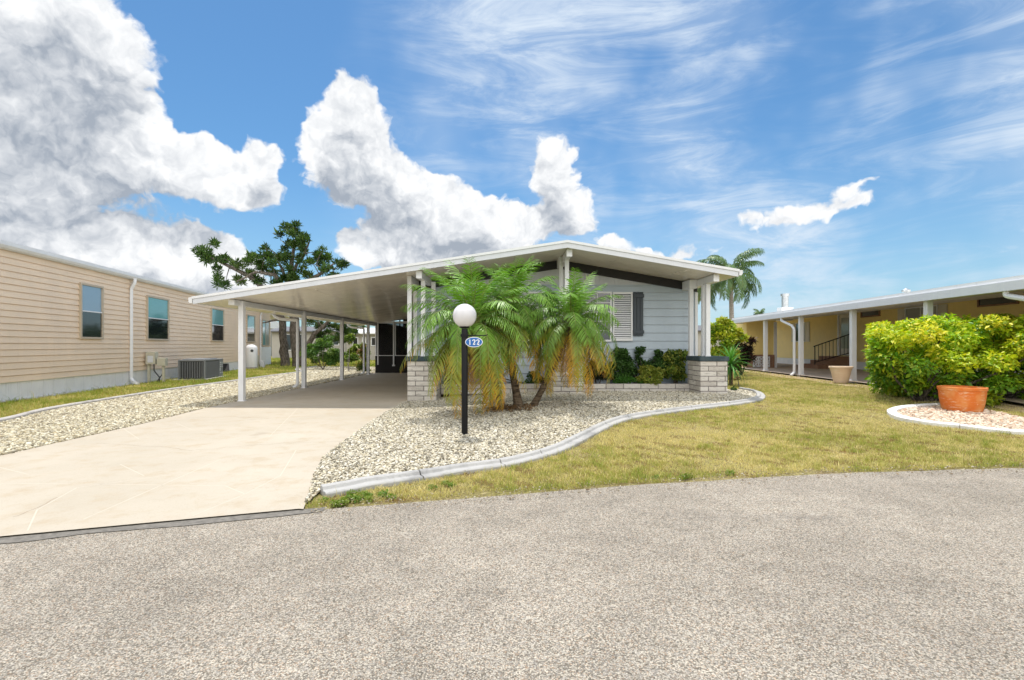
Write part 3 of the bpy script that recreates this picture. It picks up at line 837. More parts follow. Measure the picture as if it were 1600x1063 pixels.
# low planter walls between the piers, with soil
def planter(x0, x1, seed, label):
    p = thing('planter_wall', label, 'planter wall', (x0, 12.45, .1))
    m = MB(); courses(m, x0, x1, 12.45, 12.60, .12, .385, .13, .44, seed); m.build('blocks', M_BRICK, p, bevel=.004)
    m = MB(); m.box(x0, x1, 12.46, 12.59, .1, .38); m.build('mortar_core', M_MORTAR, p)
planter(1.845, 4.625, 5, 'low two course block planter wall between the middle and right piers')
planter(-1.675, 1.095, 6, 'low two course block planter wall behind the palms between left and middle piers')
m = MB(); m.box(-2.3, 1.3, 12.60, HY + .01, .0, .27); m.box(1.4, 4.95, 12.60, HY + .01, .0, .30); structure(m.build('planter_soil', M_MULCH))

# ================================================================== LEFT HOUSE
LH_T = math.atan(.197)
lhouse = thing('house', 'long peach sided mobile home with white skirting left of the driveway', 'house', (-11.74, 11.41, 0), LH_T)
SB, ST = .48, 3.58
m = MB(); m.box(-7, 0, -7, 22.5, SB, 3.62); m.build('wall_core', M_PEACH, lhouse, True)
m = MB(); ex = (ST - SB) / 20
for k in range(20):
    z = SB + k * ex
    m.prism([(0, z + .008), (.034, z), (.030, z + .02), (.012, z + ex - .016), (0, z + ex - .014)], -7, 20.0, 'y')
    m.prism([(0, z + .008), (.034, z), (.030, z + .02), (.012, z + ex - .016), (0, z + ex - .014)], 20.12, 22.5, 'y')
    m.add([(0.0, 22.5, z), (0, 22.52, z), (-7, 22.52, z), (-7, 22.5, z), (0, 22.5, z+ex), (0, 22.505, z+ex), (-7, 22.505, z+ex), (-7, 22.5, z+ex)], [(0,3,2,1),(4,5,6,7),(0,1,5,4),(1,2,6,5),(2,3,7,6),(3,0,4,7)])
m.build('siding', M_PEACH, lhouse, True)
m = MB(); y = -7
while y < 22.4:
    m.box(-.06, -.02 + .006, y + .006, min(y + .40, 22.45) - .006, .06, SB - .012); y += .40
m.box(-.08, -.03, -7, 22.45, .0, SB - .005); m.box(-.06, .012, -7, 22.5, SB - .012, SB + .006); m.box(-.06, .03, -7, 22.5, .0, .05)
m.build('skirting', M_SKIRT, lhouse, True)
m = MB(); m.prism([(-7.3, 3.62), (.10, 3.62), (.10, 3.68), (-3.5, 4.2), (-7.3, 3.68)], -7.2, 22.7); m.build('roof', M_ROOFW, lhouse, True)
m = MB(); m.prism([(.11, 3.60), (.17, 3.60), (.22, 3.66), (.225, 3.75), (.20, 3.75), (.20, 3.69), (.11, 3.69)], -7.2, 22.7); m.box(.02, .108, -7.1, 22.6, 3.585, 3.62)
m.build('gutter', M_WHITE, lhouse, True)
def lh_spout(s):
    m = MB(); pts = bezier([(.17, s, 3.62), (.17, s, 3.48), (.06, s, 3.28), (.06, s, 3.0), (.06, s, .22), (.16, s - .04, .10), (.34, s - .12, .06)])
    for a, b in zip(pts[:-1], pts[1:]): m.beam(a, b, .13, .075, (1, 0, 0) if abs(b.x-a.x) < .05 else (0, 0, 1))
    m2 = MB(); m2.tube(pts, .062, 4); m2.build('downspout', M_WHITE, lhouse, True)
lh_spout(5.35); lh_spout(20.05)
def lh_win(s0, s1, z0, z1, top, bot=None, split=.5, slider=False):
    m = MB(); f = .06; x = .044
    m.box(.0, x+.035, s0-f, s0, z0-f, z1+f); m.box(.0, x+.035, s1, s1+f, z0-f, z1+f); m.box(.0, x+.035, s0, s1, z1, z1+f); m.box(.0, x+.045, s0-f*.0, s1, z0-f, z0)
    w = m.build('window', M_TAN, lhouse, True, bevel=.004)
    bot = bot or M_GLASSD
    if slider:
        c = s0 + (s1 - s0) * .5
        m = MB(); m.box(.0, x-.002, s0, c, z0, z1); m.build('left_pane', top, w, True)
        m = MB(); m.box(.0, x+.004, c, s1, z0, z1); m.build('right_pane', bot, w, True)
        m = MB(); m.box(.0, x+.018, c-.015, c+.02, z0, z1); m.build('sash_bar', M_TAN, w, True)
    else:
        c = z0 + (z1 - z0) * split
        m = MB(); m.box(.0, x-.002, s0, s1, c, z1); m.build('upper_pane', top, w, True)
        m = MB(); m.box(.0, x+.004, s0, s1, z0, c); m.build('lower_pane', bot, w, True)
        m = MB(); m.box(.0, x+.02, s0, s1, c-.016, c+.016); m.build('sash_bar', M_WHITE, w, True)
lh_win(2.80, 3.75, 1.60, 3.10, M_GLASSB); lh_win(6.45, 7.98, 1.60, 3.10, M_GLASST); lh_win(12.3, 13.8, 1.60, 3.10, M_GLASST)
lh_win(17.5, 18.95, 1.60, 3.10, M_GLASST); lh_win(20.5, 22.1, 1.38, 2.95, M_GLASST, M_GLASSC, slider=True)
m = MB(); m.box(.031, .06, 20.16, 22.48, .10, 1.25); m.build('lower_panel', M_SKIRT, lhouse, True)
# open carport at its rear end
m = MB(); m.box(-5, .75, 22.75, 29, 3.42, 3.56); m.build('rear_carport_roof', M_ROOFW, lhouse, True)
for lx, ly in ((.25, 24.8), (.25, 28.6)):
    m = MB(); m.box(lx-.09, lx+.09, ly-.09, ly+.09, 0, 3.42); m.build('carport_post', M_WHITE, lhouse, True)

# things standing along the peach house
def lhw(lx, ly, z=0):
    return (-11.74 + lx*math.cos(LH_T) - ly*math.sin(LH_T), 11.41 + lx*math.sin(LH_T) + ly*math.cos(LH_T), z)
ac = thing('air_conditioner', 'grey louvred air conditioner unit on a pad beside the peach house', 'air conditioner', lhw(1.08, 8.4), LH_T)
A0, A1, B0, B1, AH = -.47, .47, -.92, .92, .80
def acb(name, mat, fn, bevel=0):
    m = MB(); fn(m); return m.build(name, mat, ac, True, bevel=bevel)
acb('concrete_pad', M_KERBL, lambda m: m.box(A0-.15, A1+.15, B0-.15, B1+.15, -.02, .06))
acb('cabinet', M_METALD, lambda m: m.box(A0+.02, A1-.02, B0+.02, B1-.02, .06, AH-.05), .01)
acb('top_panel', M_METALG, lambda m: (m.box(A0-.01, A1+.01, B0-.01, B1+.01, AH-.06, AH), m.box(A0+.1, A1-.1, B0+.1, B1-.3, AH+.002, AH+.03)), .012)
def ribs(m):
    x = A0 + .06
    while x < A1 - .05: m.box(x, x+.018, B0-.004, B0+.03, .09, AH-.08); x += .085
    y = B0 + .06
    while y < B1 - .45: m.box(A1-.03, A1+.004, y, y+.02, .09, AH-.08); y += .062
acb('grille', M_METALG, ribs)
boxes('corner_panel', M_METALG, ac, [(A0-.006, A0+.05, B0-.006, B0+.05, .06, AH-.06), (A1-.05, A1+.006, B0-.006, B0+.08, .06, AH-.06), (A1-.03, A1+.008, B1-.42, B1+.006, .06, AH-.06)], True)
lab_ = []
for i, z in enumerate(np.linspace(.22, AH-.16, 6)):
    if i in (1, 2): continue
    lab_ += [(A1+.009, A1+.013, B1-.34, B1-.26, z-.025, z+.025), (A1+.009, A1+.013, B1-.16, B1-.08, z-.025, z+.025)]
boxes('vent_hole', M_WHITE, ac, lab_ + [(A1+.009, A1+.013, B1-.36, B1-.28, .30, .42)], True)
mb = thing('meter_box', 'beige electric meter boxes on two posts beside the air conditioner', 'meter box', lhw(.35, 6.35), LH_T)
for nm, mt, bx in (('post', M_BEIGEBOX, (-.25,-.17,-.04,.04,0,.95)), ('post', M_BEIGEBOX, (.22,.30,-.04,.04,0,.78)), ('meter_cabinet', M_BEIGEBOX, (-.26,.04,-.13,.10,.68,1.12)),
                   ('breaker_box', M_BEIGEBOX, (.09,.36,-.12,.08,.62,.90)), ('door_cover', M_TRIM, (-.20,-.02,-.142,-.131,.74,.98))):
    m = MB(); m.box(*bx); m.build(nm, mt, mb, True, bevel=.006)
m = MB(); m.tube([(-.05,0,.68),(-.05,0,.45),(.12,.02,.2),(.10,.02,0)], .022, 8); m.tube([(.26,0,.62),(.2,.03,.3),(.02,0,.02)], .018, 8); m.build('conduit', M_METALD, mb, True, smooth=True)
tk = thing('water_tank', 'white cylindrical water softener tank against the peach wall', 'tank', lhw(.45, 16.9), LH_T)
m = MB(); m.lathe([(0,.0),(.30,.0),(.32,.05),(.32,1.05),(.28,1.18),(.15,1.27),(0,1.29)], 24, (0,0,.12)); m.build('vessel', M_WHITE, tk, True, smooth=True)
m = MB(); m.lathe([(0,0),(.36,0),(.36,.12),(0,.12)], 20); m.build('base_ring', M_KERBL, tk, True)
m = MB(); m.lathe([(.0,0),(.08,0),(.08,.02),(0,.02)], 12); 
o = m.build('gauge', M_METALD, tk, True); o.location = (.12, -.29, 1.05); o.rotation_euler = (R(90), 0, R(20))
m = MB(); m.box(-.25,-.05,-.12,.1,.0,.62); m.box(.05,.3,-.1,.1,0,.45)
ub = thing('utility_box', 'small grey utility boxes between tank and white panelled room', 'utility box', lhw(.35, 18.7), LH_T)
m2 = MB(); m2.box(-.2,.0,-.12,.1,0,.75); m2.build('cabinet', M_BEIGEBOX, ub, True, bevel=.005)
m2 = MB(); m2.box(.1,.32,-.10,.1,0,.42); m2.build('cabinet', M_TRIM, ub, True, bevel=.005)
sb = thing('splash_tray', 'dark plastic tray leaning on the white skirting past the air conditioner', 'tray', lhw(.3, 13.6), LH_T)
m = MB(); m.beam((0,-.25,.02), (-.18,.2,.42), .35, .04); m.build('tray', M_DARKIN, sb, True, bevel=.01)

# ================================================================== RIGHT HOUSE
rhouse = thing('house', 'yellow sided house with deep white roofed porch at right', 'house', (RH_O[0], RH_O[1], 0), RH_T)
F0 = .25                          # slab height
m = MB(); m.box(4.85, 11, -10, 20.5, .2, 3.02); m.build('wall_core', M_YELLOW, rhouse, True)
m = MB(); ex = .122; z = .60
while z < 3.0:
    m.prism([(4.85, z), (4.83, z), (4.847, z+ex), (4.85, z+ex)], -10, 20.5, 'y'); z += ex
m.build('siding', M_YELLOW, rhouse, True)
m = MB(); y = -10
while y < 20.4: m.box(4.79, 4.85, y+.008, y+.10, F0-.1, .59); y += .11
m.box(4.80, 4.85, -10, 20.5, F0-.1, .585); m.build('skirting', M_SKIRT, rhouse, True)
RTZ = 2.47
m = MB(); m.prism([(-.22, RTZ+.02), (4.9, RTZ+.42), (11.2, RTZ+.75), (11.2, RTZ+.83), (4.9, RTZ+.52), (-.22, RTZ+.12)], -10, 13.3)
m.prism([(1.6, RTZ+.16), (4.9, RTZ+.42), (11.2, RTZ+.75), (11.2, RTZ+.83), (4.9, RTZ+.52), (1.6, RTZ+.26)], 13.3, 21)
m.build('roof', M_ROOFW, rhouse, True)
m = MB(); m.box(-.26, -.222, -10, 13.32, RTZ-.01, RTZ+.175); m.box(-.26, 1.6, 13.322, 13.35, RTZ-.01, RTZ+.175); m.build('fascia', M_TRIM, rhouse, True)
m = MB(); m.box(-.21, -.12, -10, 13.3, RTZ+.19, RTZ+.27); m.box(-.24, -.14, -10, 13.3, RTZ+.176, RTZ+.188); m.build('roof_edge', M_WHITE, rhouse, True)
m = MB(); m.box(-.05, .10, -10, 13.2, RTZ-.0, RTZ+.05); m.build('porch_beam', M_PALEY, rhouse, True)
for s in (-2.7, .42, 3.52, 6.75, 9.85):
    m = MB(); m.box(-.07, .07, s-.07, s+.07, .05, RTZ); m.box(-.09, .09, s-.09, s+.09, .05, .27); m.build('post', M_WHITE, rhouse, True, bevel=.006)
m = MB(); pts = bezier([(-.2, 7.9, RTZ), (-.2, 7.9, RTZ-.12), (-.16, 7.1, RTZ-.36), (-.15, 6.95, RTZ-.5), (-.15, 6.95, .3), (-.3, 6.9, .2)]); m.tube(pts, .05, 8); m.build('downspout', M_WHITE, rhouse, True, smooth=True)
m = MB(); pts = bezier([(-.16, -1.9, RTZ+.0), (-.16, -1.9, RTZ-.1), (-.12, -2.7, RTZ-.30), (-.12, -2.9, RTZ-.5), (-.12, -2.9, .3)]); m.tube(pts, .055, 8); m.build('downspout', M_WHITE, rhouse, True, smooth=True)
def rh_win(s0, s1, z0, z1, n=1, shut=0, glass=None, frame=None):
    x = 4.83; f = .05; fr = frame or M_WHITE
    m = MB(); m.box(x-.04, x+.02, s0-f, s0, z0-f, z1+f); m.box(x-.04, x+.02, s1, s1+f, z0-f, z1+f); m.box(x-.04, x+.02, s0, s1, z1, z1+f); m.box(x-.05, x+.02, s0, s1, z0-f, z0)
    for k in range(1, n): c = s0 + (s1-s0)*k/n; m.box(x-.035, x+.02, c-.025, c+.025, z0, z1)
    w = m.build('window', fr, rhouse, True, bevel=.004)
    m = MB(); m.box(x-.01, x+.019, s0, s1, z0, z1); m.build('pane', glass or M_GLASSD, w, True)
    if shut:
        for a in (s0 - f - shut - .02, s1 + f + .02):
            m = MB(); m.box(x-.03, x+.02, a, a+shut, z0-.04, z1+.04)
            m.box(x-.036, x-.031, a+.05, a+shut-.05, z0+.05, (z0+z1)/2-.04); m.box(x-.036, x-.031, a+.05, a+shut-.05, (z0+z1)/2+.04, z1-.05)
            m.build('shutter', M_PALEY, rhouse, True, bevel=.004)
rh_win(16.3, 17.3, 1.6, 2.62, 1, .45); rh_win(6.75, 8.35, 1.55, 2.82, 2, .40, M_GLASSC); rh_win(9.98, 11.2, 2.68, 2.93, 1, 0, None, M_BRICKRED); rh_win(3.6, 4.95, 2.68, 2.95, 1, 0, None, M_BRICKRED)
m = MB(); m.box(4.77, 4.85, 11.85, 11.95, .86, 2.98); m.box(4.77, 4.85, 12.95, 13.05, .86, 2.98); m.box(4.77, 4.85, 11.95, 12.95, 2.9, 2.98)
dr = m.build('door', M_WHITE, rhouse, True)
m = MB(); m.box(4.80, 4.84, 11.96, 12.94, .87, 2.89); m.build('door_leaf', M_PALEY, dr, True)
m = MB(); m.box(4.79, 4.799, 12.15, 12.75, 1.2, 2.7); m.build('door_glass', M_GLASSC, dr, True)
m = MB()
for k, h_ in enumerate((.82, .63, .44)): m.box(4.0 - k*.42 - (0 if k else 0), 4.78 if k == 0 else 4.0 - (k-1)*.42 - .002, 11.7, 13.25, .2, h_)
st = m.build('steps', M_BRICKRED, rhouse, True, bevel=.01)
m = MB()
for yy in (11.76,):
    m.tube([(3.05, yy, .44), (3.05, yy, 1.30)], .022, 8); m.tube([(4.70, yy, .82), (4.70, yy, 1.92)], .022, 8)
    m.tube([(3.0, yy, 1.30), (4.75, yy, 1.93)], .025, 8); m.tube([(3.05, yy, .55), (4.70, yy, 1.02)], .018, 8)
    for t in np.linspace(.1, .9, 9): xx = 3.05 + 1.65*t; m.tube([(xx, yy, .55+.47*t), (xx, yy, 1.31+.62*t)], .012, 6)
m.build('railing', M_BLACK, rhouse, True)
# storage room under the far end of the porch
m = MB(); m.box(.35, 1.75, 12.9, 15.4, .22, 2.52); sr = m.build('storage_room', M_YELLOW, rhouse, True)
m = MB(); z = .9
while z < 2.5: m.prism([(12.9, z), (12.885, z), (12.897, z+ex), (12.9, z+ex)], .35, 1.75, 'x'); z += ex
m.build('siding', M_YELLOW, sr, True)
m = MB(); m.box(1.66, 1.80, 12.84, 12.95, .22, 2.52); m.build('corner_post', M_WHITE, sr, True)
m = MB(); m.box(.30, 1.66, 12.80, 12.898, .22, .88); m.build('brick_base', M_BRICKRED, sr, True)
m = MB()
for i in range(3):
    for j in range(2):
        cx_, cz_ = .75 + i*.27, .40 + j*.27
        for a in range(4):
            t = a*math.pi/2 + math.pi/4; m.beam((cx_, 12.77, cz_), (cx_+.12*math.cos(t), 12.77, cz_+.12*math.sin(t)), .04, .04, (0,1,0))
        for (a0,a1,c0,c1) in ((-.13,.13,-.13,-.105),(-.13,.13,.105,.13),(-.13,-.105,-.105,.105),(.105,.13,-.105,.105)): m.box(cx_+a0, cx_+a1, 12.74, 12.795, cz_+c0, cz_+c1)
m.build('breeze_blocks', M_WHITE, sr, True)
ch = MB(); ch.box(3.0, 3.6, 15.0, 15.6, 2.7, 3.42); vb = ch.build('roof_vent', M_WHITE, rhouse, True, bevel=.02)
ch = MB(); ch.lathe([(.17,0),(.17,.62),(.22,.62),(.22,.75),(0,.76)], 20, (3.3, 15.3, 3.42)); ch.build('flue', M_GALV, vb, True, smooth=False)
ch = MB(); ch.tube([(4.92, 8.5, 2.9), (4.92, 8.5, 3.52)], .06, 10); ch.lathe([(.0,0),(.15,0),(.15,.07),(0,.16)], 14, (4.92, 8.5, 3.53)); ch.build('roof_vent', M_GALV, rhouse, True)

# ================================================================== PLANT TOOLS
def nrm(a): return a / np.maximum(np.linalg.norm(a, axis=-1, keepdims=True), 1e-9)
class Acc:
    def __init__(s): s.V = []; s.T = []; s.C = []; s.n = 0
    def add(s, V, T, C):
        s.V.append(V); s.T.append(np.asarray(T) + s.n); s.C.append(C); s.n += len(V)
    def build(s, name, mat, parent=None, label=None, cat=None, kind=None, group=None):
        o = np_mesh(name, np.concatenate(s.V), np.concatenate(s.T), mat, parent, np.concatenate(s.C))
        return tag(o, label, cat, group, kind) if (label or kind) else o
def frond(acc, rng, base, az, el, L, droop, nl, ll, lw, c0, c1, tip=None, vee=.45, hang=.5, start=.15, stalk=(.30,.34,.10), twist=0.0):
    """one pinnate frond: arched stalk with two rows of narrow folded leaflets"""
    K = 14; t = np.linspace(0, 1, K)
    th = el - droop * t ** 1.25
    dl = L / (K - 1)
    hor = np.array([math.cos(az), math.sin(az), 0]); side = np.array([-math.sin(az), math.cos(az), 0])
    sw = twist * t
    pts = [np.array(base, float)]; tans = []
    for i in range(K):
        d = math.cos(th[i]) * (hor * math.cos(sw[i]) + side * math.sin(sw[i])) + np.array([0, 0, math.sin(th[i])]); tans.append(d)
        if i < K - 1: pts.append(pts[-1] + d * dl)
    pts = np.array(pts); tans = nrm(np.array(tans))
    # stalk: three sided tapering
    r = .011 * L * (1 - .85 * t); up = nrm(np.cross(tans, np.tile(side, (K, 1)))) * -1
    sd = np.tile(side, (K, 1))
    ring = np.stack([pts + sd * r[:, None], pts - sd * r[:, None], pts + up * r[:, None]], 1).reshape(-1, 3)
    T = []
    for i in range(K - 1):
        for k in range(3):
            a = i*3+k; b = i*3+(k+1) % 3; T += [(a, b, b+3), (a, b+3, a+3)]
    acc.add(ring, T, np.tile(np.array(stalk), (len(ring), 1)) * rng.uniform(.85, 1.1))
    n = nl; tt = np.linspace(start, .99, n) ; tt = np.repeat(tt, 2); sg = np.tile([1., -1.], n); m = len(tt)
    tt = np.clip(tt + rng.normal(0, .006, m), start, .995)
    f = tt * (K - 1); i0 = np.minimum(f.astype(int), K - 2); w = (f - i0)[:, None]
    p = pts[i0] * (1-w) + pts[i0+1] * w; tg = nrm(tans[i0] * (1-w) + tans[i0+1] * w); u = nrm(up[i0])
    s3 = np.tile(side, (m, 1)) * sg[:, None]
    prof = np.sin(np.pi * (0.14 + .80 * ((tt - start) / (1 - start)))) ** .55
    l = ll * prof * rng.uniform(.82, 1.12, m)
    fw = .35 + .75 * tt
    d1 = nrm(s3 + tg * fw[:, None] + u * (vee + rng.normal(0, .16, m))[:, None] + rng.normal(0, .07, (m, 3)))
    g = np.array([0, 0, -1.0])
    d2 = nrm(d1 + g * (hang * rng.uniform(.6, 1.4, m))[:, None])
    d3 = nrm(d2 + g * (hang * .9 * rng.uniform(.5, 1.5, m))[:, None])
    wd = nrm(np.cross(d1, u + 1e-3)) * (lw * .5) * prof[:, None]
    wv = wd
    a = p; b = p + d1 * (l * .35)[:, None]; c = b + d2 * (l * .35)[:, None]; e = c + d3 * (l * .30)[:, None]
    V = np.stack([a - wv*.5, a + wv*.5, b - wv, b + wv, c - wv*.8, c + wv*.8, e], 1).reshape(-1, 3)
    B = 7 * np.arange(m)[:, None, None]
    T = (np.array([(0,1,3),(0,3,2),(2,3,5),(2,5,4),(4,5,6)])[None] + B).reshape(-1, 3)
    mixf = np.clip(rng.normal(.5, .25, m), 0, 1)[:, None]
    cc = np.array(c0) * (1-mixf) + np.array(c1) * mixf
    cc = np.repeat(cc[:, None], 7, 1)
    if tip is not None:
        k = np.array([0,0,.15,.15,.55,.55,1.0])[None, :, None] * (.35 + .65 * tt)[:, None, None]
        cc = cc * (1-k) + np.array(tip) * k
    acc.add(V, T, cc.reshape(-1, 3))
def taper(name, pts, rad, mat, parent, n=12, rough=.0, seed=0, ringy=False):
    r = random.Random(seed); m = MB(); P_ = []; Rr = []
    pts = [Vector(p) for p in pts]
    for i in range(len(pts) - 1):
        for k in range(5):
            t = k / 5; P_.append(pts[i].lerp(pts[i+1], t)); Rr.append((rad[i]*(1-t)+rad[i+1]*t) * (1 + r.uniform(-rough, rough)))
    P_.append(pts[-1]); Rr.append(rad[-1]); m.tube(P_, Rr, n)
    return m.build(name, mat, parent, smooth=True)
def leaves(acc, rng, clumps, n, size, pal, outer=.55, aspect=.5, upb=.6, fold=.25, updir=-.12, jit=.25):
    """n folded leaves spread through ellipsoid clumps (x,y,z,rx,ry,rz[,weight])"""
    cl = np.array([list(c[:6]) + [c[6] if len(c) > 6 else c[3]*c[4]+c[4]*c[5]+c[3]*c[5]] for c in clumps], float)
    w = cl[:, 6] / cl[:, 6].sum(); k = rng.choice(len(cl), n, p=w)
    d = nrm(rng.normal(0, 1, (n, 3))); r = rng.uniform(0, 1, n) ** (1 / (1 + 3 * outer * 2)) * rng.uniform(.85, 1.08, n)
    c = cl[k, :3] + d * cl[k, 3:6] * r[:, None]
    nn = nrm(d * .8 + np.array([0, 0, upb]) + rng.normal(0, .45, (n, 3)))
    t = nrm(np.cross(nn, rng.normal(0, 1, (n, 3)))); t = nrm(t + d * .5 + np.array([0, 0, updir])); s_ = nrm(np.cross(nn, t))
    L = size * rng.lognormal(0, jit, n)[:, None]; W = L * aspect
    up = nn * (W * fold)
    V = np.stack([c, c + t*L*.45 + s_*W*.5 + up, c + t*L, c + t*L*.45 - s_*W*.5 + up], 1).reshape(-1, 3)
    T = (np.array([(0,1,2),(0,2,3)])[None] + 4*np.arange(n)[:, None, None]).reshape(-1, 3)
    pal = np.array([p[:3] for p in pal]); 
    base = pal[rng.integers(0, len(pal), len(cl))][k]; own = pal[rng.integers(0, len(pal), n)]
    q = rng.uniform(.15, .85, (n, 1)); C = (base*(1-q) + own*q) * rng.uniform(.8, 1.2, (n, 1))
    acc.add(V, T, np.repeat(C, 4, 0))

# ------------------------------------------------------------------ pygmy date palms
def date_palm(label, base, mid, top, r0, seed, nf, L, pal, olds=.44, flat=1.0):
    rng = np.random.default_rng(seed)
    t = thing('date_palm', label, 'palm', base, 0, 'feathery date palms in the pebble bed')
    # ringed trunk with old boot stubs around its upper half
    m = MB(); q_ = [Vector(base), Vector(base).lerp(Vector(mid), .35), Vector(base).lerp(Vector(mid), .7), Vector(mid), Vector(mid).lerp(Vector(top), .5), Vector(top)]
    m.tube(q_, [r0*1.6, r0*1.2, r0*1.05, r0, r0*1.1, r0*1.15], 12); b, q = Vector(mid), Vector(top)
    for i in range(70):
        f = i / 70; p = b.lerp(q, f) if f > 0 else b; a = i * 2.399
        d = Vector((math.cos(a), math.sin(a), .75)).normalized(); s = p + Vector((math.cos(a), math.sin(a), 0)) * r0 * .7
        m.beam(s, s + d * r0 * rng.uniform(.6, 1.0), .022, .014)
    m.build('trunk', M_PBARK, t)
    acc = Acc(); dead = Acc()
    for i in range(nf):
        f = (i + .5) / nf                      # 0 youngest upright .. 1 oldest hanging
        az = i * 2.39996 + rng.normal(0, .22)
        el = R(82) - R(132) * f ** .92 + rng.normal(0, .10)
        Lf = L * rng.uniform(.86, 1.12) * (.84 + .22 * f)
        droop = R(48) + R(85) * min(f * 1.6, 1) * rng.uniform(.75, 1.15)
        if f > .6: droop = R(80 - 45*(f-.6)) * rng.uniform(.75, 1.1)
        young = np.array(pal[0]); mid_ = np.array(pal[1]); old = np.array(pal[2])
        if f < .62: c = young*(1-f/.62) + mid_*f/.62
        else: c = mid_*(1-(f-.62)/.38) + old*(f-.62)/.38
        tip = None
        if f > 1 - olds: tip = np.array([.78, .38, .03]) * rng.uniform(.75, 1.1) if rng.uniform() < .6 else np.array([.45,.40,.06])
        if f > .90: c = c*.4 + np.array([.70,.33,.04])*.6
        bp = Vector(top) + Vector((math.cos(az), math.sin(az), 0)) * .04 + Vector((0, 0, .10 * (1-f) - .10*f))
        frond(acc, rng, bp, az, el, Lf, droop, 35, .205 * L, .0190, c*rng.uniform(.45,.9), c*rng.uniform(.95,1.45), tip, .42, .14 + .34*f, .13, twist=rng.normal(0,.25))
    acc.build('crown', M_PALM, t)
    for i in range(7):
        az = rng.uniform(0, 6.28); frond(dead, rng, Vector(top) - Vector((0,0,.12)), az, R(-38), L*.8, R(46), 30, .16*L, .010, (.30,.16,.06), (.42,.24,.09), (.25,.12,.05), .1, .9, .2, stalk=(.25,.15,.07))
    dead.build('dead_fronds', M_PALM, t)
    return t
PAL_P = [(.16,.34,.035), (.15,.27,.035), (.38,.37,.045)]
b1 = G(790, 641); b2 = G(812, 641); b3 = G(829, 637)
date_palm('leftmost of the three date palms, its low crown spreading behind the lamp post', (b1[0]-.05, b1[1]+.02, float(H(*b1))-.03),
          P(772, 590, 9.45), P(738, 508, 9.15), .060, 21, 88, 1.52, PAL_P)
date_palm('middle date palm, tallest crown reaching up to the white roof edge', (b2[0], b2[1]+.25, float(H(*b2))-.03),
          P(797, 560, 9.95), P(800, 482, 10.0), .065, 22, 58, 1.34, PAL_P)
date_palm('rightmost date palm leaning right on a bare slanted trunk', (b3[0]+.03, b3[1]+.05, float(H(*b3))-.03),
          P(848, 607, 9.65), P(892, 506, 9.75), .058, 23, 76, 1.30, PAL_P)
acc = Acc(); rng = np.random.default_rng(3)
leaves(acc, rng, [(b2[0]-.05+rng.uniform(-.5,.4), b2[1]+rng.uniform(-.3,.3), .12, .16, .14, .07) for _ in range(9)], 1400, .07, [(.22,.12,.05),(.10,.06,.03),(.35,.20,.08),(.16,.09,.04)], .3, .18, .5)
acc.build('leaf_litter', M_LEAF, None, 'dry brown palm litter heaped around the date palm trunks', 'leaf litter', 'stuff')

# ------------------------------------------------------------------ lamp post with house number
lx, ly = G(726, 681); lz = float(H(lx, ly))
lamp = thing('lamp_post', 'black lamp post with white globe in the pebble bed', 'lamp post', (lx, ly, lz))
s = ly / FPX
m = MB(); m.lathe([(.047,-.1),(.047,1.56),(.043,1.575)], 24, (lx, ly, lz)); m.lathe([(.06,.0),(.06,.015),(.048,.02)], 24, (lx,ly,lz)); m.build('pole', M_BLACK, lamp, smooth=True)
gz = CAMZ - (493.5 - CY) * s; gr = 18.6 * s
m = MB(); m.lathe([(.045,0),(.07,.01),(.075,.03),(.055,.045)], 24, (lx, ly, gz - gr - .012)); m.build('globe_holder', M_BLACK, lamp, smooth=True)
m = MB(); m.lathe([(max(gr*math.sin(a),0.0), -gr*math.cos(a)) for a in np.linspace(.22, math.pi, 28)], 40, (lx, ly, gz)); m.build('globe', M_GLOBE, lamp, smooth=True)
m = MB(); bz = CAMZ - (524.5 - CY) * s
m.tube([(lx + .04, ly - .01, bz), (lx + .32, ly - .01, bz)], .008, 8); m.tube([(lx+.30, ly-.01, bz), (lx+.33, ly-.01, bz+.006), (lx+.335, ly-.01, bz+.02)], .007, 8)
m.box(lx - .055, lx + .055, ly - .055, ly + .055, bz - .02, bz + .02)
for xx in (.10, .22): m.tube([(lx + xx, ly - .01, bz), (lx + xx, ly - .01, bz - .03)], .004, 6)
m.build('sign_bracket', M_BLACK, lamp)
sx_, sz_ = lx + (741 - 726) * s, CAMZ - (534.8 - CY) * s
ra, rb = 13.6 * s, 8.0 * s
def ell(a, b, y0, y1, n=48): return [(sx_ + a*math.cos(2*math.pi*i/n), sz_ + b*math.sin(2*math.pi*i/n)) for i in range(n)], y0, y1
M_SIGNB = paint('sign_blue', (.02, .13, .42), .3, .02, 0); M_SIGNW = paint('sign_white', (.80, .82, .84), .3, .02, 0)
m = MB(); m.prism(*ell(ra, rb, ly - .062, ly - .052)); sg = m.build('number_sign', M_SIGNW, lamp)
m = MB(); m.prism(*ell(ra - .010, rb - .010, ly - .0645, ly - .0622)); m.build('sign_field', M_SIGNB, sg)
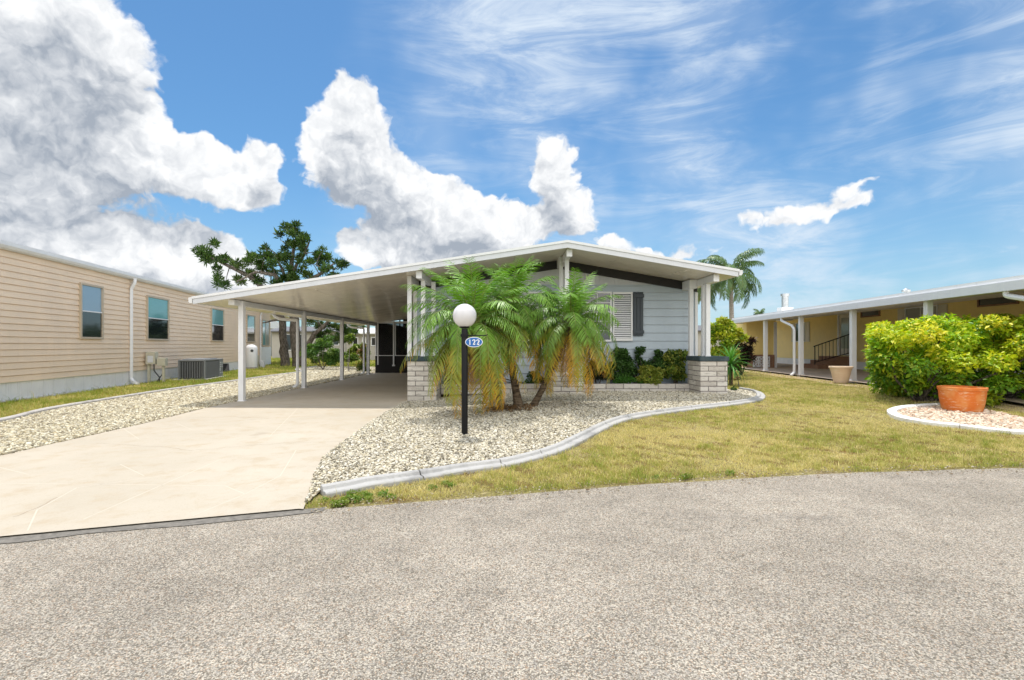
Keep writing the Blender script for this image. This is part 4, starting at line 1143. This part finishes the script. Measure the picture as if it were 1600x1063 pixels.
def digit(name, ch, cx, cz, h):
    m = MB(); w = h * .56; t = h * .20; y0, y1 = ly - .068, ly - .0648
    def S(pts, ws):
        pts = [Vector((cx + p[0]*w, 0, cz + p[1]*h)) for p in pts]; n = len(pts); L = []; Rr = []
        for i, p in enumerate(pts):
            d = (pts[min(i+1, n-1)] - pts[max(i-1, 0)]).normalized(); q = Vector((-d.z, 0, d.x)) * ws[i] * t / 2
            L.append((p + q)); Rr.append((p - q))
        poly = [(v.x, v.z) for v in L] + [(v.x, v.z) for v in Rr[::-1]]
        for i in range(n - 1):
            m.prism([(L[i].x, L[i].z), (L[i+1].x, L[i+1].z), (Rr[i+1].x, Rr[i+1].z), (Rr[i].x, Rr[i].z)], y0, y1)
    if ch == '1':
        m.box(cx - t*.45, cx + t*.45, y0, y1, cz - .5*h, cz + .5*h)
        S([(-.30, .33), (-.02, .48)], [.6, .9]); m.box(cx - .27*w*1.2, cx + .27*w*1.2, y0 - .0004, y1, cz - .5*h, cz - .43*h)
    else:
        S([(-.40, .22), (-.36, .36), (-.18, .47), (.05, .48), (.28, .40), (.36, .22), (.26, .03), (.02, -.18), (-.24, -.36), (-.40, -.45)], [1.3, .9, .6, .6, .9, 1.25, 1.1, .8, .6, .6])
        S([(-.42, -.44), (.40, -.44)], [1.0, 1.0]); m.box(cx + .34*w, cx + .46*w, y0 - .0004, y1, cz - .50*h, cz - .26*h)
    return m.build(name, M_SIGNW, sg)
hh = rb * 1.0
for k, c in enumerate('122'): digit('numeral', c, sx_ + (k - 1) * ra * .46, sz_, hh)

# ------------------------------------------------------------------ pots
def pot(label, mat, at, prof, soil, stretch=(1, 1)):
    x, y = at; z = float(H(x, y)) + .01
    t = thing('plant_pot', label, 'pot', (x, y, z)); m = MB(); m.lathe(prof, 56)
    for i, v in enumerate(m.v): m.v[i] = (v[0]*stretch[0], v[1]*stretch[1], v[2])
    m.build('pot_body', mat, t, True, smooth=True)
    m = MB(); m.lathe([(0, 0), (soil[0], 0)], 40, (0, 0, soil[1]))
    for i, v in enumerate(m.v): m.v[i] = (v[0]*stretch[0], v[1]*stretch[1], v[2])
    m.build('soil', M_MULCH, t, True); return t
ox, oy = G(1503, 648); ox *= 1 + .30 / oy
pot('wide orange glazed clay bowl pot in front of the yellow green bush', M_ORANGE, (ox, oy + .30),
    [(0, .0), (.265, .0), (.292, .02), (.32, .15), (.338, .30), (.345, .39), (.358, .402), (.362, .455), (.335, .46), (.325, .41), (.31, .34), (0, .34)], (.315, .40), (1.0, 1.0))
px_, py_ = G(1319, 600)
pot('tall flared beige clay pot at the foot of a porch post', M_CLAY, (px_, py_ + .15),
    [(0, .0), (.175, .0), (.19, .02), (.205, .08), (.265, .36), (.295, .46), (.322, .47), (.325, .52), (.298, .53), (.29, .46), (.25, .38), (0, .36)], (.285, .45))

# ------------------------------------------------------------------ shrubs
def stems(name, base, tips, r, mat, parent, seed=0, n=6):
    m = MB(); rr = random.Random(seed)
    for tp in tips:
        b = Vector(base) + Vector((rr.uniform(-.06, .06), rr.uniform(-.06, .06), 0)); tp = Vector(tp); md = b.lerp(tp, .5) + Vector((rr.uniform(-.1, .1), rr.uniform(-.1, .1), rr.uniform(-.05, .1))) * (tp-b).length
        m.tube([b, b.lerp(md, .6), md, tp], [r, r*.8, r*.55, r*.22], n)
    return m.build(name, mat, parent, smooth=True)
def shrub(name, label, cat, base, clumps, n, size, pal, seed, aspect=.5, group=None, r=.02, outer=.55, upb=.6, fold=.25):
    rng = np.random.default_rng(seed); t = thing(name, label, cat, base, 0, group)
    stems('stems', base, [(c[0], c[1], c[2]) for c in clumps], r, M_BARK, t, seed)
    sub_ = []
    for c in clumps:
        for k in range(5):
            d = nrm(rng.normal(0, 1, 3)) * rng.uniform(.25, .85); q = rng.uniform(.32, .6)
            sub_.append((c[0]+d[0]*c[3], c[1]+d[1]*c[4], c[2]+d[2]*c[5], c[3]*q, c[4]*q, c[5]*q*.8))
    acc = Acc(); leaves(acc, rng, sub_, n, size, pal, outer, aspect, upb, fold); acc.build('foliage', M_LEAF, t); return t
# big yellow green bush at right, about 3.4 m wide
rng0 = np.random.default_rng(77); bigc = []
bx, by = 9.5, 10.6
def bigtop(x):
    return np.interp(x, [7.2, 7.7, 8.2, 9.0, 9.8, 10.4, 11.6, 12.6], [1.50, 1.72, 1.84, 1.95, 2.02, 2.06, 2.14, 1.8])
for i in range(270):
    x = rng0.uniform(8.0, 12.9); y = by + rng0.uniform(-1.0, 1.5) * min(1, .45 + .55 * (x - 7.2) / 1.2)
    yt = 1 - ((y - by - .2) / 2.2) ** 2
    top = float(bigtop(x)) * (.80 + .22*yt); lo = .30 + .60 * max(0, (8.6 - x)) * .8
    y = min(y, (x - .22) / .738); z = top - .14 - (top - lo) * rng0.uniform(0, 1) ** 1.1
    s_ = rng0.uniform(.13, .24); bigc.append((x, y, max(z, .3 + max(0, 9.0 - x) * .7), s_*1.15, s_*1.15, s_*.8))
YG = [(.48,.56,.020),(.64,.62,.025),(.24,.44,.020),(.36,.52,.020),(.70,.62,.04),(.12,.30,.02)]
big = thing('bush', 'large rounded yellow green variegated bush behind the orange pot', 'bush', (bx, by, .1))
rngb = np.random.default_rng(5)
stems('branches', (8.9, by, .12), [bigc[i][:3] for i in range(0, 135, 3) if bigc[i][2] > .6], .035, M_BARK, big, 3)
stems('branches', (10.6, by+.1, .12), [bigc[i][:3] for i in range(135, 270, 3) if bigc[i][2] > .6], .035, M_BARK, big, 4)
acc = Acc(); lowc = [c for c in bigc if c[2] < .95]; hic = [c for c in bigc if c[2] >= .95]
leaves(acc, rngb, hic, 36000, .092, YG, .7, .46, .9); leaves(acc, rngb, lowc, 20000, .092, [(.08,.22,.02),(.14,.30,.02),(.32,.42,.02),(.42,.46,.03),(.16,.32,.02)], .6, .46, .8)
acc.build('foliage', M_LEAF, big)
# planter shrubs
DG = [(.035,.085,.018),(.05,.12,.022),(.07,.15,.03),(.025,.06,.015)]
VG = [(.16,.24,.03),(.30,.33,.05),(.07,.14,.02),(.04,.09,.02),(.36,.36,.07)]
def pc(px, py, D, rx, ry=None): 
    p = P(px, py, D); k = D / FPX; return (p.x, p.y, p.z, rx*k, (ry or rx)*k*.9, (ry or rx)*k)
def shr(label, cat, bpx, D, cl, n, size, pal, seed, **kw):
    cl = [pc(c[0], c[1], c[2], c[3]*1.3, c[4]*1.25) for c in cl]; n = int(n * 1.35); b = P(bpx, 0, D); shrub('shrub', label, cat, (b.x, D, .28), cl, n, size, pal, seed, group='shrubs in the block planter', **kw)
shr('variegated cream and green shrub against the right brick pier', 'shrub', 1056, 12.85, [(1055,560,12.85,13,12),(1064,575,12.8,11,12),(1048,578,12.8,12,12),(1060,590,12.75,13,8),(1068,555,12.85,9,9)], 2600, .065, VG, 31, aspect=.62)
shr('low yellow variegated shrub spilling over the planter wall', 'shrub', 1016, 12.75, [(1018,583,12.65,11,8),(1008,580,12.7,10,8),(1030,580,12.7,10,9),(1024,594,12.55,12,7),(1003,592,12.6,8,6)], 2300, .062, [(.34,.36,.06),(.22,.28,.04),(.10,.17,.02),(.42,.40,.08)], 32, aspect=.6)
shr('leggy shrub with small leaf tufts between window and right pier', 'shrub', 995, 12.9, [(1000,548,12.9,8,7),(997,560,12.9,6,5),(1030,555,12.9,6,6),(1036,566,12.9,8,5)], 620, .06, DG, 33, aspect=.6)
shr('round dark green shrub under the white louvred window', 'shrub', 972, 12.85, [(972,560,12.85,14,12),(962,572,12.8,12,12),(980,574,12.8,11,12),(968,586,12.75,13,8)], 2400, .065, [(.05,.13,.025),(.08,.17,.035),(.04,.09,.02)], 34, aspect=.6)
shr('dark low shrub beside the middle brick pier', 'shrub', 932, 12.8, [(926,582,12.75,12,9),(940,588,12.72,12,7),(930,570,12.8,8,8)], 1500, .06, [(.02,.035,.015),(.04,.06,.02),(.05,.03,.02)], 35, aspect=.6)
shr('low bright green groundcover shrub in the planter centre', 'shrub', 985, 12.66, [(985,592,12.62,16,5),(968,595,12.62,10,4),(1000,596,12.6,8,4)], 1100, .045, [(.07,.19,.03),(.10,.24,.04)], 36, aspect=.6)
shr('continuous dark leafy shrub filling the planter behind the smaller shrubs', 'shrub', 1010, 12.95, [(950,585,12.95,12,9),(962,570,12.95,10,9),(985,582,12.95,13,9),(1005,575,12.95,10,8),(1022,568,12.95,9,9),(1038,580,12.95,12,10),(1048,560,12.95,9,9),(970,552,12.95,9,8),(940,575,12.95,8,8)], 3600, .06, DG+[(.09,.17,.04)], 39, aspect=.6)
shr('sparse shrub behind the date palm trunks', 'shrub', 840, 12.85, [(838,588,12.8,14,9),(752,585,12.8,14,10),(712,588,12.8,12,9)], 1500, .06, DG, 37, aspect=.6)
# small weed at the foot of the right pier
wx, wy = G(1146, 612); shrub('weed', 'tiny dark weed at the outer foot of the right brick pier', 'weed', (wx, wy, .15), [(wx-.02, wy, .24, .07,.06,.06), (wx+.07, wy, .20, .05,.05,.05)], 130, .05, DG, 38, r=.004)

# plants beyond the right corner
YB = [(.40,.46,.03),(.28,.38,.03),(.50,.48,.05),(.14,.28,.02)]
def sh2(name, label, cat, bpx, D, cl, n, size, pal, seed, z=.15, **kw):
    cl = [pc(*c) for c in cl]; b = P(bpx, 0, D); return shrub(name, label, cat, (b.x, D, z), cl, n, size, pal, seed, **kw)
sh2('bush', 'bright yellow leaved bush behind the right corner of the blue house', 'bush', 1128, 17.5,
    [(1120,512,17.5,12,9),(1136,505,17.6,12,8),(1128,522,17.4,16,10),(1148,518,17.5,11,9),(1114,530,17.5,12,11),(1138,534,17.3,14,10),(1158,526,17.6,8,7),(1122,550,17.4,14,12),(1140,554,17.4,14,12)], 5200, .13, YB, 41, aspect=.42)
sh2('bush', 'dark burgundy leaved shrub at the far corner of the yellow porch', 'bush', 1158, 19.5,
    [(1152,535,19.5,10,10),(1165,545,19.5,10,9),(1160,560,19.4,12,10),(1172,532,19.5,7,5),(1172,556,19.4,6,8),(1150,570,19.4,10,8)], 2200, .15, [(.05,.018,.02),(.03,.03,.018),(.08,.03,.03),(.02,.02,.012)], 42, aspect=.35)
def spiky(label, bpx, bpy, D, n, L, seed, pal=((.05,.17,.03),(.10,.26,.05))):
    rng = np.random.default_rng(seed); b = P(bpx, 0, D); z0 = CAMZ - (bpy-CY)/FPX*D
    t = thing('yucca', label, 'spiky plant', (b.x, D, .1)); taper('stem', [(b.x, D, .1), (b.x, D, z0)], [.06, .05], M_PBARK, t, 8)
    V = []; T = []; C = []; k = 0
    for i in range(n):
        f = (i+.5)/n; az = i*2.39996 + rng.normal(0,.2); el = R(82) - R(130)*f**1.1 + rng.normal(0,.1); l = L*rng.uniform(.8,1.1)
        h = np.array([math.cos(az), math.sin(az), 0]); sd = np.array([-math.sin(az), math.cos(az), 0]); p = np.array([b.x, D, z0 + .12*(1-f)]); c = np.array(pal[0])*(1-rng.uniform()) + np.array(pal[1])*rng.uniform(.4,1)
        e = el; row = []
        for j in range(6):
            q = j/5; w = .022*(1-q**2.2)+.001; up = np.array([0,0,1])*w*.5
            row += [p - sd*w + up*.6, p, p + sd*w + up*.6]; p = p + (h*math.cos(e) + np.array([0,0,math.sin(e)]))*l/5; e -= R(9)+R(10)*f
        V += row
        for j in range(5):
            for s2 in (0, 1):
                a = k + j*3 + s2; T += [(a, a+1, a+4), (a, a+4, a+3)]
        C += [c]*18; k += 18
    np_mesh('leaves', np.array(V), np.array(T), M_LEAF, t, np.array(C))
spiky('green spiky yucca with arching sword leaves beside the right brick pier', 1142, 574, 14.6, 90, .74, 51)
sh2('shrub', 'tiny dead shrub at the foot of the spiky yucca', 'shrub', 1150, 14.0, [(1152,592,14.0,5,4)], 60, .05, [(.15,.10,.04),(.10,.08,.03)], 52)

# ------------------------------------------------------------------ tall palms beyond the roof
def queen_palm(label, px, pyb, pyc, D, L, nf, seed, tr=.14, group=None, pal=((.085,.16,.055),(.14,.22,.08))):
    rng = np.random.default_rng(seed); b = P(px, 0, D); top = P(px - .2*0, pyc, D)
    t = thing('queen_palm', label, 'palm', (b.x, D, 0), 0, group)
    taper('trunk', [(b.x, D, -.05), (b.x+.05, D, top.z*.5), (b.x, D, top.z)], [tr*1.2, tr, tr*.85], M_QBARK, t, 12, .03, seed)
    m = MB(); m.lathe([(tr*.85,-.9),(tr*1.35,-.6),(tr*1.4,-.1),(tr*.7,.25)], 14, tuple(top)); m.build('crown_shaft', mat_bark('boot_fibre_%d' % seed, (.16,.10,.04), (.36,.26,.10)), t, smooth=True)
    acc = Acc()
    for i in range(nf):
        f = (i+.5)/nf; az = i*2.39996 + rng.normal(0,.3); el = R(80) - R(95)*f + rng.normal(0,.12)
        frond(acc, rng, top + Vector((0,0,.15*(1-f))), az, el, L*rng.uniform(.85,1.1), R(85)+R(50)*f, 76, .62, .040, np.array(pal[0]), np.array(pal[1]), None, .25, .85, .18, stalk=(.22,.24,.08), twist=rng.normal(0,.35))
    acc.build('crown', M_PALM, t); return t
queen_palm('taller palm with drooping crown behind the right end of the roof', 1142, 0, 432, 31, 2.6, 24, 61)
queen_palm('shorter palm half hidden behind the roof left of the taller palm', 1098, 0, 442, 38, 2.4, 16, 62, pal=((.12,.18,.07),(.24,.26,.10)))
queen_palm('tiny distant palm top showing over the far end of the yellow house roof', 1188, 0, 494, 75, 1.5, 16, 63, .12)

# ------------------------------------------------------------------ tree behind the carport
TD = 31.0
tree = thing('tree', 'broad dark green tree with a thick grey trunk behind the carport', 'tree', (P(463, 0, TD).x, TD, 0))
def limb(pts, r0, r1, seed=0):
    q = [P(x, y, TD + dz) for x, y, dz in pts]; n = len(q); return q, [r0 + (r1-r0)*i/(n-1) for i in range(n)]
m = MB()
LIMBS = [([(466,585,0),(463,540,0),(458,490,0),(452,450,.3),(455,410,.2),(460,375,0)], .38, .07), ([(468,575,0),(478,545,-.3),(492,522,-.5),(515,500,-.6),(540,505,-.6)], .22, .05),
  ([(446,580,.6),(443,540,.8),(440,500,.9),(420,460,.8),(390,432,.4),(350,412,0),(318,398,-.2)], .30, .05), ([(458,480,0),(480,440,-.3),(505,425,-.4),(522,412,-.5)], .20, .04),
  ([(455,470,0),(430,430,-.6),(400,425,-.8),(370,440,-1)], .16, .04), ([(455,430,.2),(475,395,.4),(485,375,.3)], .12, .03), ([(452,450,.3),(438,415,.5),(430,395,.6)], .12, .03),
  ([(460,500,0),(430,500,-1),(410,505,-1.2)], .12,.03)]
for a, r0, r1 in LIMBS:
    q, rr = limb(a, r0, r1); P2 = []; R2 = []
    for i in range(len(q)-1):
        for k in range(4): P2.append(q[i].lerp(q[i+1], k/4) + Vector((rng0.normal(0,.03), rng0.normal(0,.03), 0))); R2.append((rr[i]*(1-k/4)+rr[i+1]*k/4)*rng0.uniform(.92,1.08))
    P2.append(q[-1]); R2.append(rr[-1]); m.tube(P2, R2, 10)
TC = [(312,392),(322,400),(333,398),(345,408),(358,404),(340,388),(368,418),(380,410),(388,428),(372,438),(350,442),(338,436),(395,440),(405,418),(415,402),(402,398),(425,425),(432,408),(420,390),(442,400),(450,385),(455,368),(458,355),(466,380),(446,366),(476,392),(482,372),(470,408),(455,420),(440,430),(488,408),(497,420),(480,428),(508,412),(518,424),(528,414),(498,398),(462,440),(430,445),(470,455),(500,440),
      (505,508),(520,515),(535,508),(545,520),(528,528),(512,530),(550,505),(490,500),(556,516),(500,520)]
cl = []
for (x, y) in TC:
    for k in range(3):
        p = P(x + rng0.normal(0, 5.5), y + rng0.normal(0, 4.5), TD + rng0.normal(0, .8)); s_ = rng0.uniform(.08, .24); cl.append((p.x, p.y, p.z, s_*1.1, s_*1.1, s_*.9))
for c in cl[::2]:
    j = min(range(len(m.v)), key=lambda i: (Vector(m.v[i]) - Vector(c[:3])).length) if len(m.v) else 0
    if j < 100000: q = Vector(m.v[j]); m.tube([q, q.lerp(Vector(c[:3]), .5) + Vector((0,0,.1)), c[:3]], [.035, .025, .01], 5)
m.build('trunk', M_BARK, tree, smooth=True)
acc = Acc(); leaves(acc, np.random.default_rng(9), cl, 17000, .25, [(.024,.062,.010),(.04,.09,.014),(.065,.125,.02),(.018,.042,.008),(.10,.15,.03)], .35, .22, .3, .25, .75)
acc.build('crown', M_LEAF, tree)

# ------------------------------------------------------------------ background between the carport posts
GB_ = [(.07,.17,.03),(.12,.24,.04),(.05,.11,.02),(.18,.28,.05)]
sh2('bush', 'rounded light green bush seen between the second and third carport posts', 'bush', 505, 27, [(490,540,27,16,12),(510,535,27,18,12),(525,548,27,14,14),(498,555,27,18,12),(515,562,27,14,10),(482,552,27,10,9)], 5200, .11, GB_, 71, z=0)
sh2('hedge', 'low green hedge running behind the tree trunk', 'hedge', 500, 33, [(475,558,33,14,7),(495,562,33,14,7),(515,560,33,14,8),(535,558,33,14,9),(555,556,33,12,9),(565,552,33,10,10)], 5200, .12, [(.10,.19,.03),(.16,.26,.04),(.07,.13,.02)], 72, z=0)
sh2('bush', 'dark green bush right of the third carport post', 'bush', 545, 25, [(545,530,29,12,9),(555,545,28,12,10),(548,560,27,12,9)], 3000, .11, [(.10,.18,.02),(.22,.28,.03),(.05,.10,.02)], 73, z=0)
sh2('shrub', 'tall narrow variegated shrub next to the last carport post', 'shrub', 568, 25, [(566,552,25,7,7),(570,562,25,7,8),(564,574,25,8,8),(572,580,25,6,7),(567,540,25,5,6),(572,548,25,5,6)], 2000, .11, [(.10,.20,.03),(.30,.34,.05),(.05,.11,.02),(.35,.18,.08)], 74, z=0)
sh2('tree', 'distant leafy tree between far roofs seen through the carport', 'tree', 555, 62, [(540,518,62,14,9),(560,514,62,14,9),(520,520,62,14,10),(578,522,62,10,8),(500,522,62,14,10),(480,526,62,12,9)], 5000, .30, [(.05,.11,.03),(.08,.15,.04)], 75, z=0, r=.15)

def far_house(label, x0, x1, D, ytop, yeave, wallmat, roofmat, wins, depth=8, over=.5):
    a = P(x0, yeave, D); b = P(x1, yeave, D); zt = a.z; zr = P(x0, ytop, D).z
    t = thing('house', label, 'house', ((a.x+b.x)/2, D, 0)); m = MB(); m.box(a.x, b.x, D, D+depth, -.02, zt); m.build('wall', wallmat, t)
    m = MB(); m.prism([(D-over, zt-.02), (D-over, zt+.12), (D+depth/2, zr+.12), (D+depth+over, zt+.12), (D+depth+over, zt-.02)], a.x-over, b.x+over, 'x'); m.build('roof', roofmat, t)
    for (wx0, wx1, wy0, wy1) in wins:
        p = P(wx0, wy0, D); q = P(wx1, wy1, D); m = MB(); m.box(p.x, q.x, D-.06, D+.02, q.z, p.z); w = m.build('window', M_WHITE, t)
        m = MB(); m.box(p.x+.08, q.x-.08, D-.075, D-.061, q.z+.08, p.z-.08); m.build('pane', M_GLASSD, w)
    return t
far_house('distant beige house with dark carport opening behind the tree trunk', 425, 540, 52, 510, 519, M_FARWALL, M_FARGREY, [(444,456,522,548),(462,474,522,548),(500,512,524,540),(520,530,524,540)])
far_house('distant white house with divided windows right of the third carport post', 541, 610, 44, 512, 522, M_FARWALL, M_ROOFW, [(551,560,527,541),(566,572,527,541),(580,592,527,541)])
far_house('far off pale house behind the peach house', 300, 400, 60, 500, 512, M_FARWALL, M_ROOFW, [(340,350,520,530)])
far_house('distant low house beyond the yellow house porch', 1040, 1150, 60, 508, 518, M_FARWALL, M_FARGREY, [(1100,1110,524,534)])
# far belt of trees closing the horizon
acc = Acc(); rngf = np.random.default_rng(81); cl = []
for i in range(420):
    a = rngf.uniform(-75, 75); d = rngf.uniform(110, 150); s_ = rngf.uniform(2, 4.2)
    cl.append((d*math.sin(R(a)), d*math.cos(R(a)), rngf.uniform(1, 3.0), s_*1.5, s_*1.5, s_*.9))
leaves(acc, rngf, cl, 60000, 1.0, [(.04,.08,.03),(.06,.11,.04),(.09,.13,.05)], .5, .6, .5)
acc.build('woodland', M_LEAF, None, 'low belt of distant trees along the horizon', 'woodland', 'stuff')

# ------------------------------------------------------------------ grass
def patch(x, y):                                 # slow colour drift across the lawn, 0 green .. 1 straw
    v = (np.sin(x*1.3+y*.7)+np.sin(x*.63-y*1.9+1.3)+np.sin(x*2.9+y*2.3+.4)*.7+np.sin(x*5.1-y*4.3)*.4+np.sin(-x*.9+y*3.7+2.2)*.6)
    return np.clip(.5 + v*.15 + .30*(np.sin(x*7.3+np.sin(y*5.1)*2)*np.sin(y*8.7+np.sin(x*6.3)*2)), 0, 1)
def grass(name, poly, dens, fn, h, w, label, seed, bias=0.0, edge=None, cut=0.0):
    rng = np.random.default_rng(seed); x, y = scatter(poly, dens, rng, fn); n = len(x)
    cl = rng.normal(0, .012, (n, 2)); 
    pt = patch(x, y); cellr = np.random.default_rng(5).uniform(-1, 1, (3, 4096))
    hsh = lambda k, s: cellr[k][((np.floor((x + .02*np.sin(y*40))*s).astype(int)*73 + np.floor((y + .02*np.sin(x*37))*s).astype(int)*151) % 4096)]
    tuft = hsh(0, 11)*.5 + hsh(1, 23)*.5; d3 = np.sin(x*5.3+2.2*np.sin(y*3.1)+y)*np.sin(y*7.9+2.0*np.sin(x*2.9)) + .5*np.sin(x*13+y*9+2*np.sin(x*4)) ; dead = (d3 > .62) & (rng.uniform(0, 1, n) < .72) & (bias > .2)
    straw = np.clip(pt + bias + tuft*.42 + rng.normal(0, .16, n), 0, 1)
    keep = rng.uniform(0, 1, n) > cut * np.clip(1.6*(patch(y*1.7+4, x*1.9)-.45), 0, 1); x, y, pt, straw, tuft, dead = x[keep], y[keep], pt[keep], straw[keep], tuft[keep], dead[keep]; n = len(x)
    far_ = np.clip(y/9, 1, 2.4)
    hh_ = h * rng.lognormal(0, .5, n) * (1.12 - .45*straw) * (1 - .45*tuft) * np.where(dead, .5, 1); ww = w * rng.uniform(.7, 1.4, n) * far_
    if edge is not None: hh_ = hh_ * (1 + 1.0*edge(x, y)*rng.uniform(0, 1, n)); straw = np.clip(straw - .35*edge(x, y), 0, 1)
    a = rng.uniform(0, 2*np.pi, n); lean = rng.uniform(.15, 1.25, n); la = rng.uniform(0, 2*np.pi, n)
    sd = np.stack([np.cos(a), np.sin(a), np.zeros(n)], -1) * ww[:, None] * .5
    b = np.stack([x, y, H(x, y) - .004], -1); ld = np.stack([np.cos(la), np.sin(la), np.zeros(n)], -1)
    mdp = b + (np.array([0,0,1])*.6 + ld*(lean*.30)[:, None]) * hh_[:, None]; tp = b + (np.array([0,0,1])*.9 + ld*(lean*.95)[:, None]) * hh_[:, None]
    V = np.stack([b - sd, b + sd, mdp + sd*.7, mdp - sd*.7, tp], 1).reshape(-1, 3)
    T = (np.array([(0,1,2),(0,2,3),(3,2,4)])[None] + 5*np.arange(n)[:, None, None]).reshape(-1, 3)
    g0 = np.array([.21,.29,.04]); g1 = np.array([.46,.43,.13]); s0 = np.array([.70,.60,.30]); s1 = np.array([.44,.28,.12])
    u = straw[:, None]; C = np.where(u < .5, g0*(1-2*u)+g1*2*u, g1*(2-2*u)+s0*(2*u-1)); br = (rng.uniform(0, 1, n) < .07)[:, None]; C = np.where(br, s1 * .8, C); C = np.where(dead[:, None], np.array([.30, .19, .085]), C)
    C = C * rng.uniform(.75, 1.2, (n, 1))
    o = np_mesh(name, V, T, M_GRASS, col=np.repeat(C, 5, 0)); return tag(o, label, 'grass', kind='stuff')
kout = [tuple(p) for p in resample(K_OUT, .25)]
edge_line = [(float(x), float(road_edge(x)) + .0) for x in np.arange(-1.72, 12.1, .25)]
def wobble(x): return .05*np.sin(x*4.1)+.04*np.sin(x*9.7+1)+.03*np.sin(x*17.3+2)
edge_line = [(x, y + abs(float(wobble(np.array(x)))) * 1.7 + .015) for x, y in edge_line]
LAWN = edge_line + [(12.5, 9), rh(-.3, -3), rh(-.3, 20), (9, 33), (5.3, 33), (5.3, 12.6)] + kout[::-1] + [(-1.72, 4.10)]
# keep the grass off the right pebble bed
RB = [tuple(p) for p in resample(K_RIGHT, .3)]
def notbed(x, y): return (~inpoly(x, y, RB)).astype(float)
near = lambda x, y: notbed(x, y) * np.clip((6.8 / np.maximum(y, 1)) ** 1.55, .03, 1)
edgef = lambda x, y: np.clip(1 - (y - road_edge(x)) / .28, 0, 1) * np.clip(1.3 - x*.25, .35, 1)
grass('grass', LAWN, 9500, near, .028, .0042, 'patchy dry green and straw lawn between the two houses', 91, .35, edgef, .85)
GL = [(-8.75, 6.3)] + [ (x-.10, y) for x, y in [tuple(p) for p in resample(K_LEFT, .5)]] + [(-15.2, 31), lhw(.08, 19)[:2], lhw(.08, 0)[:2], lhw(.08, -5.5)[:2]]
grass('grass', GL, 4200, lambda x, y: np.clip((9.5 / np.maximum(y, 1)) ** 1.3, .06, 1), .045, .0065, 'bright green and yellow grass strip along the peach house', 92, -.08)
GK = [(-20, 31), (-6.5, 30.2), (-6.3, 60), (-26, 60)]
grass('grass', GK, 260, lambda x, y: np.clip((32 / y) ** 1.5, .1, 1), .06, .015, 'green back lawn seen between the carport posts', 93, -.1)
# small weeds greening the kerb end
acc = Acc(); rngw = np.random.default_rng(95); cl = []
for (x0, y0, n) in ((545, 783, 7), (520, 790, 5), (575, 776, 5), (612, 775, 4), (700, 762, 3), (1050, 746, 3), (1130, 742, 2)):
    for k in range(n):
        g_ = G(x0 + rngw.normal(0, 15), min(y0 + rngw.normal(0, 2.0), 796)); cl.append((g_[0], g_[1], .02, .05, .035, .022))
leaves(acc, rngw, cl, 2200, .019, [(.10,.20,.02),(.18,.27,.03),(.22,.26,.05)], .3, .6, .9)
acc.build('clover', M_LEAF, None, 'bright green weeds tufting along the kerb and road edge', 'weeds', 'stuff')
